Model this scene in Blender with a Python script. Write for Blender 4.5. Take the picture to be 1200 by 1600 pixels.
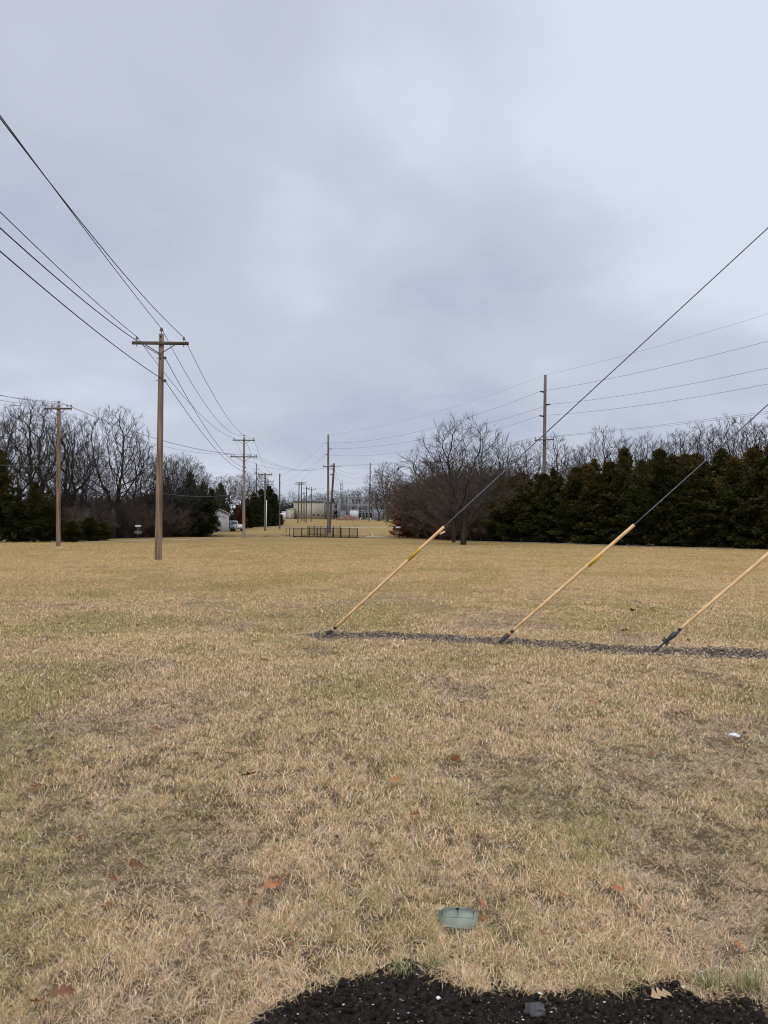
import bpy, math, random
import numpy as np
from mathutils import Vector, Matrix, noise as mnoise

for o in list(bpy.data.objects):
    bpy.data.objects.remove(o)
SC = bpy.context.scene
COL = SC.collection
R = math.radians
rnd = random.Random(7)

# ------------------------------------------------------------------ camera
FPX = 1150.0                       # focal length in pixels of a 1200 x 1600 picture
EYE = 1.6
PITCH = math.atan(20 / FPX)
ROLL = R(0.35)
f_ = Vector((0, math.cos(PITCH), math.sin(PITCH)))
u0 = Vector((0, -math.sin(PITCH), math.cos(PITCH)))
r0 = Vector((1, 0, 0))
r_ = r0 * math.cos(ROLL) + u0 * math.sin(ROLL)
u_ = r0 * -math.sin(ROLL) + u0 * math.cos(ROLL)
cam = bpy.data.cameras.new('camera')
cam.sensor_fit = 'VERTICAL'
cam.sensor_height = 36
cam.sensor_width = 27
cam.lens = 36 * FPX / 1600
cam.clip_start = 0.05
cam.clip_end = 6000
cam_o = bpy.data.objects.new('camera', cam)
COL.objects.link(cam_o)
b = -f_
cam_o.matrix_world = Matrix(((r_.x, u_.x, b.x, 0), (r_.y, u_.y, b.y, 0), (r_.z, u_.z, b.z, EYE), (0, 0, 0, 1)))
SC.camera = cam_o
def ray(px, py):
    return f_ + r_ * ((px - 600) / FPX) + u_ * ((800 - py) / FPX)

# ------------------------------------------------------------------ light
SUN_EL, SUN_AZ = R(48), R(200)     # azimuth clockwise from +Y
w = bpy.data.worlds.new('World')
SC.world = w
w.use_nodes = True
nt = w.node_tree
nt.nodes.clear()
def N(t, **kw):
    n = nt.nodes.new(t)
    for k, v in kw.items():
        setattr(n, k, v)
    return n
def L(a, c):
    nt.links.new(a, c)
def M(op, a, c=None):
    n = N('ShaderNodeMath', operation=op)
    for i, v in enumerate((a, c)):
        if v is None: continue
        if isinstance(v, (int, float)): n.inputs[i].default_value = v
        else: L(v, n.inputs[i])
    return n.outputs[0]
out = N('ShaderNodeOutputWorld')
bg = N('ShaderNodeBackground')
bg.inputs['Strength'].default_value = 0.1
L(bg.outputs[0], out.inputs['Surface'])
sky = N('ShaderNodeTexSky', sky_type='NISHITA')
sky.sun_disc = False
sky.sun_elevation = SUN_EL
sky.sun_rotation = SUN_AZ
tc = N('ShaderNodeTexCoord')
sep = N('ShaderNodeSeparateXYZ')
L(tc.outputs['Generated'], sep.inputs[0])
den = M('ADD', M('MAXIMUM', sep.outputs[2], 0.0), 0.22)
cx = M('DIVIDE', sep.outputs[0], den)
cy = M('DIVIDE', sep.outputs[1], den)
comb = N('ShaderNodeCombineXYZ')
L(cx, comb.inputs[0]); L(cy, comb.inputs[1])
def cloud(scale, detail, off, rough=0.5):
    mp = N('ShaderNodeMapping')
    mp.inputs['Location'].default_value = off
    L(comb.outputs[0], mp.inputs[0])
    n = N('ShaderNodeTexNoise')
    n.inputs['Scale'].default_value = scale
    n.inputs['Detail'].default_value = detail
    n.inputs['Roughness'].default_value = rough
    n.inputs['Distortion'].default_value = 0.25
    L(mp.outputs[0], n.inputs['Vector'])
    return n.outputs['Fac']
n1 = cloud(0.75, 4, (3.1, 1.7, 0))
n2 = cloud(2.1, 5, (9.3, 4.1, 2))
mixn = M('ADD', M('MULTIPLY', n1, 0.68), M('MULTIPLY', n2, 0.32))
# the cloud deck is thinner to the right and near the horizon
mixn = M('ADD', mixn, M('MULTIPLY', sep.outputs[0], 0.05))
mixn = M('ADD', mixn, M('MULTIPLY', M('MAXIMUM', M('ADD', M('MULTIPLY', sep.outputs[0], 0.6), M('ADD', sep.outputs[2], -0.42)), 0.0), 0.45))
def lobe(px, py, k, c_):
    v = ray(px, py).normalized()
    dn = N('ShaderNodeVectorMath', operation='DOT_PRODUCT')
    L(tc.outputs['Generated'], dn.inputs[0]); dn.inputs[1].default_value = v
    mr = N('ShaderNodeMapRange', interpolation_type='SMOOTHERSTEP')
    L(dn.outputs['Value'], mr.inputs[0])
    mr.inputs[1].default_value = math.cos(k); mr.inputs[2].default_value = 1.0
    mr.inputs[3].default_value = 0.0; mr.inputs[4].default_value = c_
    return mr.outputs[0]
for lb in ((545, 280, 0.22, 0.115), (1160, 80, 0.36, 0.07), (760, 600, 0.45, -0.02), (120, 330, 0.35, -0.03), (180, 150, 0.18, 0.05), (620, 40, 0.26, -0.07)):
    mixn = M('ADD', mixn, lobe(*lb))
low = N('ShaderNodeMapRange', interpolation_type='SMOOTHSTEP')
L(sep.outputs[2], low.inputs[0])
low.inputs[1].default_value = 0.15; low.inputs[2].default_value = 0.0
low.inputs[3].default_value = 0.0; low.inputs[4].default_value = 0.13
mixn = M('ADD', mixn, low.outputs[0])
ramp = N('ShaderNodeValToRGB')
cr = ramp.color_ramp
cr.interpolation = 'EASE'
cr.elements[0].position = 0.34; cr.elements[0].color = (0.465, 0.51, 0.635, 1)
cr.elements[1].position = 0.68; cr.elements[1].color = (0.715, 0.765, 0.895, 1)
e = cr.elements.new(0.5); e.color = (0.565, 0.605, 0.715, 1)
L(mixn, ramp.inputs[0])
zen = N('ShaderNodeMapRange', interpolation_type='SMOOTHSTEP')   # an overcast sky is brightest overhead
L(sep.outputs[2], zen.inputs[0])
zen.inputs[1].default_value = 0.58; zen.inputs[2].default_value = 0.95
zen.inputs[3].default_value = 10.0; zen.inputs[4].default_value = 19.0
sc_ = N('ShaderNodeVectorMath', operation='SCALE')
L(ramp.outputs[0], sc_.inputs[0]); L(zen.outputs[0], sc_.inputs['Scale'])
mx = N('ShaderNodeMixRGB')
mx.inputs[0].default_value = 0.95
L(sky.outputs[0], mx.inputs[1]); L(sc_.outputs[0], mx.inputs[2])
L(mx.outputs[0], bg.inputs['Color'])

sun = bpy.data.lights.new('sun', 'SUN')
sun.energy = 1.3
sun.angle = R(25)
sun.color = (1.0, 0.95, 0.88)
sun_o = bpy.data.objects.new('sun', sun)
COL.objects.link(sun_o)
sd = Vector((math.sin(SUN_AZ) * math.cos(SUN_EL), math.cos(SUN_AZ) * math.cos(SUN_EL), math.sin(SUN_EL)))
sun_o.rotation_euler = sd.to_track_quat('Z', 'Y').to_euler()
sun_o.location = (0, 0, 60)

SC.view_settings.view_transform = 'Standard'
SC.view_settings.look = 'None'
SC.view_settings.exposure = 0
SC.view_settings.gamma = 1
SC.cycles.filter_width = 1.05
SC.cycles.max_bounces = 5
SC.cycles.diffuse_bounces = 3
SC.cycles.transparent_max_bounces = 8

# ------------------------------------------------------------------ noise and terrain
def _hash(ix, iy, seed):
    with np.errstate(over='ignore'):
        h = (ix.astype(np.int64) * 374761393 + iy.astype(np.int64) * 668265263 + seed * 974634777) & 0xFFFFFFFF
        h = ((h ^ (h >> 13)) * 1274126177) & 0xFFFFFFFF
        h = h ^ (h >> 16)
    return (h & 0xFFFFFF) / float(0xFFFFFF)
def vn(x, y, seed=0):
    x = np.asarray(x, dtype=float); y = np.asarray(y, dtype=float)
    ix = np.floor(x); iy = np.floor(y)
    fx = x - ix; fy = y - iy
    fx = fx * fx * (3 - 2 * fx); fy = fy * fy * (3 - 2 * fy)
    a = _hash(ix, iy, seed); b_ = _hash(ix + 1, iy, seed); c = _hash(ix, iy + 1, seed); d = _hash(ix + 1, iy + 1, seed)
    return (a * (1 - fx) + b_ * fx) * (1 - fy) + (c * (1 - fx) + d * fx) * fy
def fbm(x, y, seed=0, oct=4):
    s = 0; a = 0.5; t = 0
    for i in range(oct):
        s = s + a * vn(x * 2 ** i, y * 2 ** i, seed + i * 13); t += a; a *= 0.5
    return s / t

PROF_Y = [-60, 84, 92, 118, 135, 160, 200, 260, 320, 600, 4000]
PROF_Z = [0, 0, 0.0, 0.12, 0.4, 1.0, 2.0, 3.1, 4.0, 5.0, 8.0]
def tz(x, y):
    x = np.asarray(x, dtype=float); y = np.asarray(y, dtype=float)
    z = np.interp(y, PROF_Y, PROF_Z)
    near = np.clip(1 - y / 80, 0, 1)
    z = z + near * (0.05 * (fbm(x * 0.45, y * 0.45, 5, 3) - 0.5) + 0.035 * (vn(x * 2.3, y * 2.3, 9) - 0.5))
    z = z + 0.10 * (vn(x * 0.08, y * 0.08, 31) - 0.5) * np.clip((y - 14) / 30, 0, 1)
    z = z - (0.75 * np.exp(-((y - 96.5) / 3.0) ** 2) - 0.30 * np.exp(-((y - 104) / 3.5) ** 2)) * np.clip((x + 26) / 6, 0, 1) * np.clip((-1 - x) / 4, 0, 1)
    return z
def tz1(x, y):
    return float(tz(np.array([x]), np.array([y]))[0])
def at(px, py, Y):                  # the point of that line of sight at distance Y
    d = ray(px, py)
    return Vector((0, 0, EYE)) + d * (Y / d.y)
def on_ground(px, py):
    d = ray(px, py)
    lo, hi, t = 0.5, 400, 0.5
    while t < 400:
        p = d * (t / d.y)
        if EYE + p.z < tz1(p.x, p.y):
            break
        lo = t; t *= 1.02
    hi = t
    for _ in range(30):
        m = (lo + hi) / 2
        p = d * (m / d.y)
        if EYE + p.z < tz1(p.x, p.y): hi = m
        else: lo = m
    p = d * (lo / d.y)
    return Vector((p.x, p.y, tz1(p.x, p.y)))
def stand(px, Y):                   # ground point straight below the line of sight px at distance Y
    x = at(px, 825, Y).x
    return Vector((x, Y, tz1(x, Y)))

# ------------------------------------------------------------------ materials
def mat(name, col, rough=0.85, noise_scale=None, col2=None, bump=0.0, bump_scale=60, metal=0.0, stretch=(1, 1, 1), attr=None, transl=0.0, spec=0.3, ramp_pos=(0.35, 0.65), detail=5):
    m = bpy.data.materials.new(name)
    m.use_nodes = True
    t = m.node_tree
    bs = t.nodes['Principled BSDF']
    bs.inputs['Roughness'].default_value = rough
    bs.inputs['Metallic'].default_value = metal
    bs.inputs['Specular IOR Level'].default_value = spec
    bs.inputs['Base Color'].default_value = (*col, 1)
    csock = None
    if noise_scale:
        tcn = t.nodes.new('ShaderNodeTexCoord')
        mp = t.nodes.new('ShaderNodeMapping'); mp.inputs['Scale'].default_value = stretch
        t.links.new(tcn.outputs['Object'], mp.inputs[0])
        n = t.nodes.new('ShaderNodeTexNoise')
        n.inputs['Scale'].default_value = noise_scale; n.inputs['Detail'].default_value = detail
        t.links.new(mp.outputs[0], n.inputs['Vector'])
        rp = t.nodes.new('ShaderNodeValToRGB')
        rp.color_ramp.elements[0].position = ramp_pos[0]; rp.color_ramp.elements[1].position = ramp_pos[1]
        rp.color_ramp.elements[0].color = (*col, 1); rp.color_ramp.elements[1].color = (*(col2 or col), 1)
        t.links.new(n.outputs['Fac'], rp.inputs[0])
        csock = rp.outputs[0]
        if bump:
            n2 = t.nodes.new('ShaderNodeTexNoise')
            n2.inputs['Scale'].default_value = bump_scale; n2.inputs['Detail'].default_value = 4
            t.links.new(mp.outputs[0], n2.inputs['Vector'])
            bp = t.nodes.new('ShaderNodeBump'); bp.inputs['Strength'].default_value = bump; bp.inputs['Distance'].default_value = 0.02
            t.links.new(n2.outputs['Fac'], bp.inputs['Height'])
            t.links.new(bp.outputs[0], bs.inputs['Normal'])
    if attr:
        a = t.nodes.new('ShaderNodeAttribute'); a.attribute_name = attr
        if csock:
            mm = t.nodes.new('ShaderNodeMixRGB'); mm.blend_type = 'MULTIPLY'; mm.inputs[0].default_value = 1
            t.links.new(a.outputs['Color'], mm.inputs[1]); t.links.new(csock, mm.inputs[2])
            csock = mm.outputs[0]
        else:
            csock = a.outputs['Color']
    if csock:
        t.links.new(csock, bs.inputs['Base Color'])
    if transl:
        tr = t.nodes.new('ShaderNodeBsdfTranslucent')
        if csock: t.links.new(csock, tr.inputs[0])
        else: tr.inputs[0].default_value = (*col, 1)
        ms = t.nodes.new('ShaderNodeMixShader'); ms.inputs[0].default_value = transl
        t.links.new(bs.outputs[0], ms.inputs[1]); t.links.new(tr.outputs[0], ms.inputs[2])
        t.links.new(ms.outputs[0], t.nodes['Material Output'].inputs['Surface'])
    return m

MT = {}
MT['grass'] = mat('dry_grass', (0.4, 0.3, 0.17), rough=0.7, attr='tint', transl=0.18, spec=0.25)
MT['leaf'] = mat('oak_leaf', (0.34, 0.135, 0.048), noise_scale=14, col2=(0.46, 0.21, 0.09), rough=0.6, transl=0.1)
MT['leaf_red'] = mat('oak_leaf_red', (0.16, 0.068, 0.032), noise_scale=14, col2=(0.27, 0.125, 0.06), rough=0.6, transl=0.1)
MT['leaf_tan'] = mat('oak_leaf_tan', (0.42, 0.28, 0.16), noise_scale=14, col2=(0.52, 0.38, 0.24), rough=0.6, transl=0.1)
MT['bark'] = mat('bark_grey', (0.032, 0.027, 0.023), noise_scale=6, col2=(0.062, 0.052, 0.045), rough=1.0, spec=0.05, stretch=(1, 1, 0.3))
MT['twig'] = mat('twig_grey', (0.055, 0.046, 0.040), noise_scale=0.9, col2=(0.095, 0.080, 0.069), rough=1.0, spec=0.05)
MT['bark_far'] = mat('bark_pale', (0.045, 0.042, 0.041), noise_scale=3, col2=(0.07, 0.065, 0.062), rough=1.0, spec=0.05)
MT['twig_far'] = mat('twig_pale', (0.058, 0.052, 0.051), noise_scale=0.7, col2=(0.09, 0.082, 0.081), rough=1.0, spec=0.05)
MT['twig_brown'] = mat('twig_brown', (0.088, 0.064, 0.051), noise_scale=0.9, col2=(0.145, 0.11, 0.088), rough=1.0, spec=0.05)
MT['twig_pale2'] = mat('twig_dry', (0.105, 0.086, 0.072), noise_scale=0.9, col2=(0.16, 0.132, 0.112), rough=1.0, spec=0.05)
MT['cedar'] = mat('cedar_foliage', (0.8, 0.8, 0.8), noise_scale=0.8, col2=(1.25, 1.2, 1.1), attr='tint', rough=1.0, spec=0.04)
MT['rust_leaf'] = mat('rust_leaves', (0.8, 0.8, 0.8), noise_scale=0.8, col2=(1.2, 1.2, 1.2), attr='tint', rough=0.8, spec=0.2)
MT['pole_brown'] = mat('pole_wood_brown', (0.105, 0.07, 0.048), noise_scale=10, col2=(0.30, 0.22, 0.155), stretch=(1, 1, 0.06), bump=0.5, bump_scale=30)
MT['pole_grey'] = mat('pole_wood_grey', (0.20, 0.17, 0.14), noise_scale=5, col2=(0.31, 0.27, 0.23), stretch=(1, 1, 0.06), bump=0.4, bump_scale=30)
MT['pole_dark'] = mat('pole_wood_dark', (0.085, 0.066, 0.052), noise_scale=5, col2=(0.14, 0.11, 0.09), stretch=(1, 1, 0.06), bump=0.4, bump_scale=30)
MT['pole_mid'] = mat('pole_wood_mid', (0.115, 0.093, 0.077), noise_scale=5, col2=(0.19, 0.158, 0.132), stretch=(1, 1, 0.06), bump=0.4, bump_scale=30)
MT['arm'] = mat('crossarm_wood', (0.075, 0.06, 0.05), noise_scale=9, col2=(0.14, 0.115, 0.095), stretch=(0.1, 1, 1))
MT['porcelain'] = mat('insulator', (0.16, 0.15, 0.16), rough=0.3, spec=0.5)
MT['steel'] = mat('galvanised', (0.22, 0.225, 0.23), noise_scale=20, col2=(0.32, 0.325, 0.33), rough=0.5, metal=0.5)
MT['dark_steel'] = mat('dark_steel', (0.035, 0.036, 0.045), noise_scale=25, col2=(0.07, 0.07, 0.08), rough=0.6)
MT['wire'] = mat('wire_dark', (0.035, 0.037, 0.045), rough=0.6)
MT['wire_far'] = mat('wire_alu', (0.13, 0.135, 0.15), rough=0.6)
MT['strand'] = mat('guy_strand', (0.10, 0.11, 0.14), noise_scale=40, col2=(0.17, 0.18, 0.21), rough=0.5)
MT['guard'] = mat('guard_plastic', (0.60, 0.36, 0.155), noise_scale=9, col2=(0.80, 0.545, 0.28), rough=0.55, ramp_pos=(0.25, 0.6), detail=8)
MT['guard_yellow'] = mat('marker_yellow', (0.47, 0.29, 0.012), noise_scale=6, col2=(0.58, 0.38, 0.03), rough=0.45)
MT['black_metal'] = mat('black_metal', (0.016, 0.016, 0.017), rough=0.5, noise_scale=5, col2=(0.03, 0.03, 0.03))
MT['concrete'] = mat('concrete', (0.36, 0.33, 0.28), noise_scale=3, col2=(0.50, 0.46, 0.40), bump=0.3, bump_scale=40)
MT['asphalt'] = mat('pale_asphalt', (0.33, 0.29, 0.24), noise_scale=1, col2=(0.42, 0.38, 0.32))
MT['white'] = mat('white_paint', (0.62, 0.64, 0.68), noise_scale=1.2, col2=(0.74, 0.75, 0.77), rough=0.6)
MT['tan_metal'] = mat('tan_siding', (0.36, 0.345, 0.275), noise_scale=0.6, col2=(0.43, 0.41, 0.33), rough=0.6)
MT['annex'] = mat('annex_cladding', (0.12, 0.14, 0.165), noise_scale=1.5, col2=(0.19, 0.21, 0.24), rough=0.7)
MT['teal'] = mat('teal_trim', (0.20, 0.30, 0.34), noise_scale=2, col2=(0.27, 0.37, 0.41), rough=0.5)
MT['roof_grey'] = mat('roof_grey', (0.33, 0.34, 0.36), noise_scale=2, col2=(0.42, 0.43, 0.45), rough=0.7)
MT['grey_paint'] = mat('grey_equipment', (0.27, 0.31, 0.37), noise_scale=1.5, col2=(0.35, 0.39, 0.45), rough=0.5)
MT['blue_paint'] = mat('pale_blue', (0.32, 0.38, 0.48), noise_scale=2, col2=(0.45, 0.5, 0.58), rough=0.6)
MT['glass'] = mat('dark_glass', (0.03, 0.035, 0.04), rough=0.12, spec=0.6, noise_scale=2, col2=(0.05, 0.055, 0.06))
MT['tyre'] = mat('tyre_rubber', (0.02, 0.02, 0.02), rough=0.9, noise_scale=10, col2=(0.035, 0.035, 0.035))
MT['red_lamp'] = mat('tail_lamp', (0.35, 0.02, 0.02), rough=0.3)
MT['mulch_red'] = mat('bark_heap', (0.12, 0.058, 0.035), noise_scale=2, col2=(0.21, 0.105, 0.065), bump=1.0, bump_scale=6)
MT['mulch'] = mat('mulch_chip', (0.10, 0.085, 0.075), attr='tint', rough=0.95)
MT['soil'] = mat('black_soil', (0.016, 0.0125, 0.0103), noise_scale=60, col2=(0.062, 0.049, 0.040), bump=1.0, bump_scale=300, rough=1.0, spec=0.12)
MT['perlite'] = mat('soil_fleck', (0.5, 0.46, 0.4), attr='tint', rough=0.9)
MT['stone'] = mat('grey_stone', (0.055, 0.055, 0.058), noise_scale=30, col2=(0.115, 0.115, 0.115), bump=0.5, bump_scale=120)
MT['lid'] = mat('lid_plastic', (0.17, 0.19, 0.155), noise_scale=9, col2=(0.33, 0.36, 0.30), rough=0.95, spec=0.1, bump=0.2, bump_scale=200)
MT['lid_dark'] = mat('lid_hole', (0.012, 0.012, 0.012))
MT['paper'] = mat('litter_paper', (0.80, 0.80, 0.82), noise_scale=30, col2=(0.88, 0.88, 0.9), rough=0.8)
MT['chain'] = mat('chain_grey', (0.16, 0.165, 0.18), rough=0.5, metal=0.4)

# ground: dormant turf seen from afar
def ground_mat():
    m = bpy.data.materials.new('dormant_turf')
    m.use_nodes = True
    t = m.node_tree
    bs = t.nodes['Principled BSDF']
    bs.inputs['Roughness'].default_value = 0.95
    bs.inputs['Specular IOR Level'].default_value = 0.1
    tcn = t.nodes.new('ShaderNodeTexCoord')
    def noi(scale, detail=5, rough=0.6, loc=(0, 0, 0), st=(1, 1, 1)):
        mp = t.nodes.new('ShaderNodeMapping'); mp.inputs['Location'].default_value = loc; mp.inputs['Scale'].default_value = st
        t.links.new(tcn.outputs['Object'], mp.inputs[0])
        n = t.nodes.new('ShaderNodeTexNoise'); n.inputs['Scale'].default_value = scale
        n.inputs['Detail'].default_value = detail; n.inputs['Roughness'].default_value = rough
        t.links.new(mp.outputs[0], n.inputs['Vector'])
        return n.outputs['Fac']
    def rmp(f, p0, c0, p1, c1):
        r = t.nodes.new('ShaderNodeValToRGB'); el = r.color_ramp.elements
        el[0].position = p0; el[0].color = (*c0, 1); el[1].position = p1; el[1].color = (*c1, 1)
        t.links.new(f, r.inputs[0]); return r.outputs[0]
    def mix(f, a, c, mode='MIX'):
        x = t.nodes.new('ShaderNodeMixRGB'); x.blend_type = mode
        if isinstance(f, float): x.inputs[0].default_value = f
        else: t.links.new(f, x.inputs[0])
        t.links.new(a, x.inputs[1]); t.links.new(c, x.inputs[2]); return x.outputs[0]
    straw = rmp(noi(3.0, 8, 0.75), 0.30, (0.18, 0.12, 0.045), 0.66, (0.43, 0.298, 0.112))
    big = rmp(noi(0.10, 4, 0.6, (5, 3, 0)), 0.35, (0.31, 0.215, 0.08), 0.65, (0.44, 0.312, 0.118))
    c = mix(0.5, straw, big)
    olive = rmp(noi(1.3, 6, 0.7, (7, 7, 0)), 0.3, (0.15, 0.135, 0.045), 0.7, (0.27, 0.225, 0.085))
    gm = rmp(noi(0.16, 5, 0.65, (2.2, 8.8, 0)), 0.48, (0, 0, 0), 0.70, (0.7, 0.7, 0.7))
    c = mix(gm, c, olive)
    fine = rmp(noi(26, 3, 0.7), 0.3, (0.55, 0.53, 0.5), 0.62, (1.06, 1.06, 1.06))
    c = mix(1.0, c, fine, 'MULTIPLY')
    earth = rmp(noi(9, 6, 0.7, (1, 4, 0)), 0.3, (0.05, 0.036, 0.024), 0.7, (0.15, 0.11, 0.066))
    at_ = t.nodes.new('ShaderNodeAttribute'); at_.attribute_name = 'tint'
    c = mix(at_.outputs['Fac'], c, earth)
    t.links.new(c, bs.inputs['Base Color'])
    bp = t.nodes.new('ShaderNodeBump'); bp.inputs['Strength'].default_value = 0.7; bp.inputs['Distance'].default_value = 0.03
    t.links.new(noi(18, 4, 0.7), bp.inputs['Height'])
    t.links.new(bp.outputs[0], bs.inputs['Normal'])
    return m
MT['ground'] = ground_mat()

# ------------------------------------------------------------------ mesh helpers
def np_mesh(name, V, faces_flat, starts, m, parent=None, tint=None, smooth=False):
    me = bpy.data.meshes.new(name)
    V = np.asarray(V, dtype=np.float32)
    me.vertices.add(len(V)); me.vertices.foreach_set('co', V.ravel())
    ff = np.asarray(faces_flat, dtype=np.int32)
    me.loops.add(len(ff)); me.loops.foreach_set('vertex_index', ff)
    st = np.asarray(starts, dtype=np.int32)
    me.polygons.add(len(st)); me.polygons.foreach_set('loop_start', st)
    me.update(calc_edges=True)
    if tint is not None:
        a = me.color_attributes.new('tint', 'FLOAT_COLOR', 'POINT')
        tt = np.ones((len(V), 4), dtype=np.float32); tt[:, :3] = tint
        a.data.foreach_set('color', tt.ravel())
    if smooth:
        me.polygons.foreach_set('use_smooth', np.ones(len(st), dtype=bool))
    me.materials.append(m)
    o = bpy.data.objects.new(name, me)
    COL.objects.link(o)
    if parent: o.parent = parent
    return o

class MB:
    def __init__(s):
        s.v = []; s.f = []
    def box(s, c, size, rz=0.0, mtx=None):
        cx_, cy_, cz = c; hx, hy, hz = size[0] / 2, size[1] / 2, size[2] / 2
        k = len(s.v); ca, sa = math.cos(rz), math.sin(rz)
        for dx, dy, dz in ((-1, -1, -1), (1, -1, -1), (1, 1, -1), (-1, 1, -1), (-1, -1, 1), (1, -1, 1), (1, 1, 1), (-1, 1, 1)):
            x, y, z = dx * hx, dy * hy, dz * hz
            s.v.append((cx_ + x * ca - y * sa, cy_ + x * sa + y * ca, cz + z))
        for q in ((3, 2, 1, 0), (4, 5, 6, 7), (0, 1, 5, 4), (1, 2, 6, 5), (2, 3, 7, 6), (3, 0, 4, 7)):
            s.f.append(tuple(k + i for i in q))
        return s
    def tube(s, pts, rad, n=6, cap=True):
        pts = [Vector(p) for p in pts]
        if not isinstance(rad, (list, tuple)): rad = [rad] * len(pts)
        k = len(s.v)
        ref = None
        for i, p in enumerate(pts):
            d = (pts[min(i + 1, len(pts) - 1)] - pts[max(i - 1, 0)])
            if d.length < 1e-9: d = Vector((0, 0, 1))
            d.normalize()
            if ref is None:
                ref = Vector((0, 0, 1)).cross(d) if abs(d.z) < 0.9 else Vector((1, 0, 0)).cross(d)
            a = (ref - d * ref.dot(d))
            if a.length < 1e-6: a = d.orthogonal()
            a.normalize(); ref = a
            bb = d.cross(a)
            for j in range(n):
                t = 2 * math.pi * j / n
                q = p + (a * math.cos(t) + bb * math.sin(t)) * rad[i]
                s.v.append((q.x, q.y, q.z))
        for i in range(len(pts) - 1):
            for j in range(n):
                j2 = (j + 1) % n
                s.f.append((k + i * n + j, k + i * n + j2, k + (i + 1) * n + j2, k + (i + 1) * n + j))
        if cap:
            s.f.append(tuple(k + j for j in reversed(range(n))))
            s.f.append(tuple(k + (len(pts) - 1) * n + j for j in range(n)))
        return s
    def lathe(s, c, prof, n=10):       # prof: (radius, z)
        return s.tube([(c[0], c[1], c[2] + z) for _, z in prof], [r for r, _ in prof], n)
    def poly(s, pts):
        k = len(s.v); s.v += [tuple(p) for p in pts]; s.f.append(tuple(range(k, k + len(pts))))
    def prism(s, pts, d):              # flat outline pushed along d
        d = Vector(d); k = len(s.v); n = len(pts)
        s.v += [tuple(p) for p in pts] + [tuple(Vector(p) + d) for p in pts]
        s.f.append(tuple(range(k, k + n))); s.f.append(tuple(reversed(range(k + n, k + 2 * n))))
        for i in range(n):
            j = (i + 1) % n
            s.f.append((k + j, k + i, k + n + i, k + n + j))
        return s
    def build(s, name, m, parent=None, smooth=False, tint=None):
        ff = []; st = []
        for f in s.f:
            st.append(len(ff)); ff.extend(f)
        return np_mesh(name, np.array(s.v), ff, st, m, parent, tint, smooth)

def tag(o, label=None, cat=None, group=None, kind=None):
    if label: o['label'] = label
    if cat: o['category'] = cat
    if group: o['group'] = group
    if kind: o['kind'] = kind
    return o
def thing(name, label, cat, loc=(0, 0, 0), rz=0.0, group=None):
    o = bpy.data.objects.new(name, None)
    o.empty_display_size = 0.2
    COL.objects.link(o)
    o.location = loc; o.rotation_euler = (0, 0, rz)
    return tag(o, label, cat, group)
def dup(root, loc, rz=0.0, scale=(1, 1, 1), label=None, group=None):
    r = root.copy(); COL.objects.link(r)
    r.location = loc; r.rotation_euler = (0, 0, rz); r.scale = scale
    if label: r['label'] = label
    if group: r['group'] = group
    for ch in list(root.children):
        c = ch.copy(); COL.objects.link(c); c.parent = r
        for g in list(ch.children):
            d = g.copy(); COL.objects.link(d); d.parent = c
    return r

# ------------------------------------------------------------------ ground
def axis(parts):
    a = []
    for lo, hi, st in parts:
        a += list(np.arange(lo, hi - 1e-6, st))
    a.append(parts[-1][1])
    return np.array(a)
gy = axis([(-60, 0, 6), (0, 14, 0.16), (14, 40, 0.6), (40, 130, 1.8), (130, 420, 8), (420, 2600, 150)])
gx = axis([(-1800, -240, 120), (-240, -60, 8), (-60, -16, 1.4), (-16, -7, 0.5), (-7, 7, 0.16), (7, 16, 0.5), (16, 60, 1.4), (60, 240, 8), (240, 1800, 120)])
GX, GY = np.meshgrid(gx, gy)
GZ = tz(GX, GY)
nx, ny = len(gx), len(gy)
idx = np.arange(nx * ny).reshape(ny, nx)
quads = np.stack([idx[:-1, :-1], idx[:-1, 1:], idx[1:, 1:], idx[1:, :-1]], -1).reshape(-1, 4)
g = np_mesh('ground', np.stack([GX, GY, GZ], -1).reshape(-1, 3), quads.ravel(), np.arange(len(quads)) * 4, MT['ground'], smooth=True, tint=np.repeat(np.clip(1 - (GY.ravel() - 5) / 16, 0, 0.9)[:, None], 3, axis=1))   # soil shows where the blades are modelled
tag(g, kind='structure')

def strip(name, pts, width, m, lift=0.012, kind='structure', widths=None):
    P = []
    for a, c in zip(pts[:-1], pts[1:]):
        n = max(2, int((Vector(c) - Vector(a)).length / 2.0))
        for i in range(n):
            t = i / n
            P.append((a[0] + (c[0] - a[0]) * t, a[1] + (c[1] - a[1]) * t))
    P.append((pts[-1][0], pts[-1][1]))
    V = []; F = []; S = []
    for i, p in enumerate(P):
        q0 = P[max(i - 1, 0)]; q1 = P[min(i + 1, len(P) - 1)]
        d = Vector((q1[0] - q0[0], q1[1] - q0[1], 0)).normalized()
        nrm = Vector((-d.y, d.x, 0))
        for sgn in (-1, -0.33, 0.33, 1):
            x = p[0] + nrm.x * width / 2 * sgn; y = p[1] + nrm.y * width / 2 * sgn
            V.append((x, y, tz1(x, y) + lift))
    for i in range(len(P) - 1):
        for j in range(3):
            S.append(len(F)); F += [i * 4 + j, i * 4 + j + 1, (i + 1) * 4 + j + 1, (i + 1) * 4 + j]
    o = np_mesh(name, V, F, S, m)
    return tag(o, kind=kind)

# road across the far slope, the two narrow paths along the tree lines
strip('road', [(-60, 163), (-24, 160), (0, 158), (30, 156)], 3.2, MT['asphalt'], 0.03)
strip('path', [(7.5, 74.5), (14, 68), (22, 59), (31, 49)], 1.3, MT['concrete'], 0.03)
strip('path', [(-42, 52), (-33, 57), (-24, 64), (-17, 78)], 0.9, MT['concrete'], 0.03)

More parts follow.
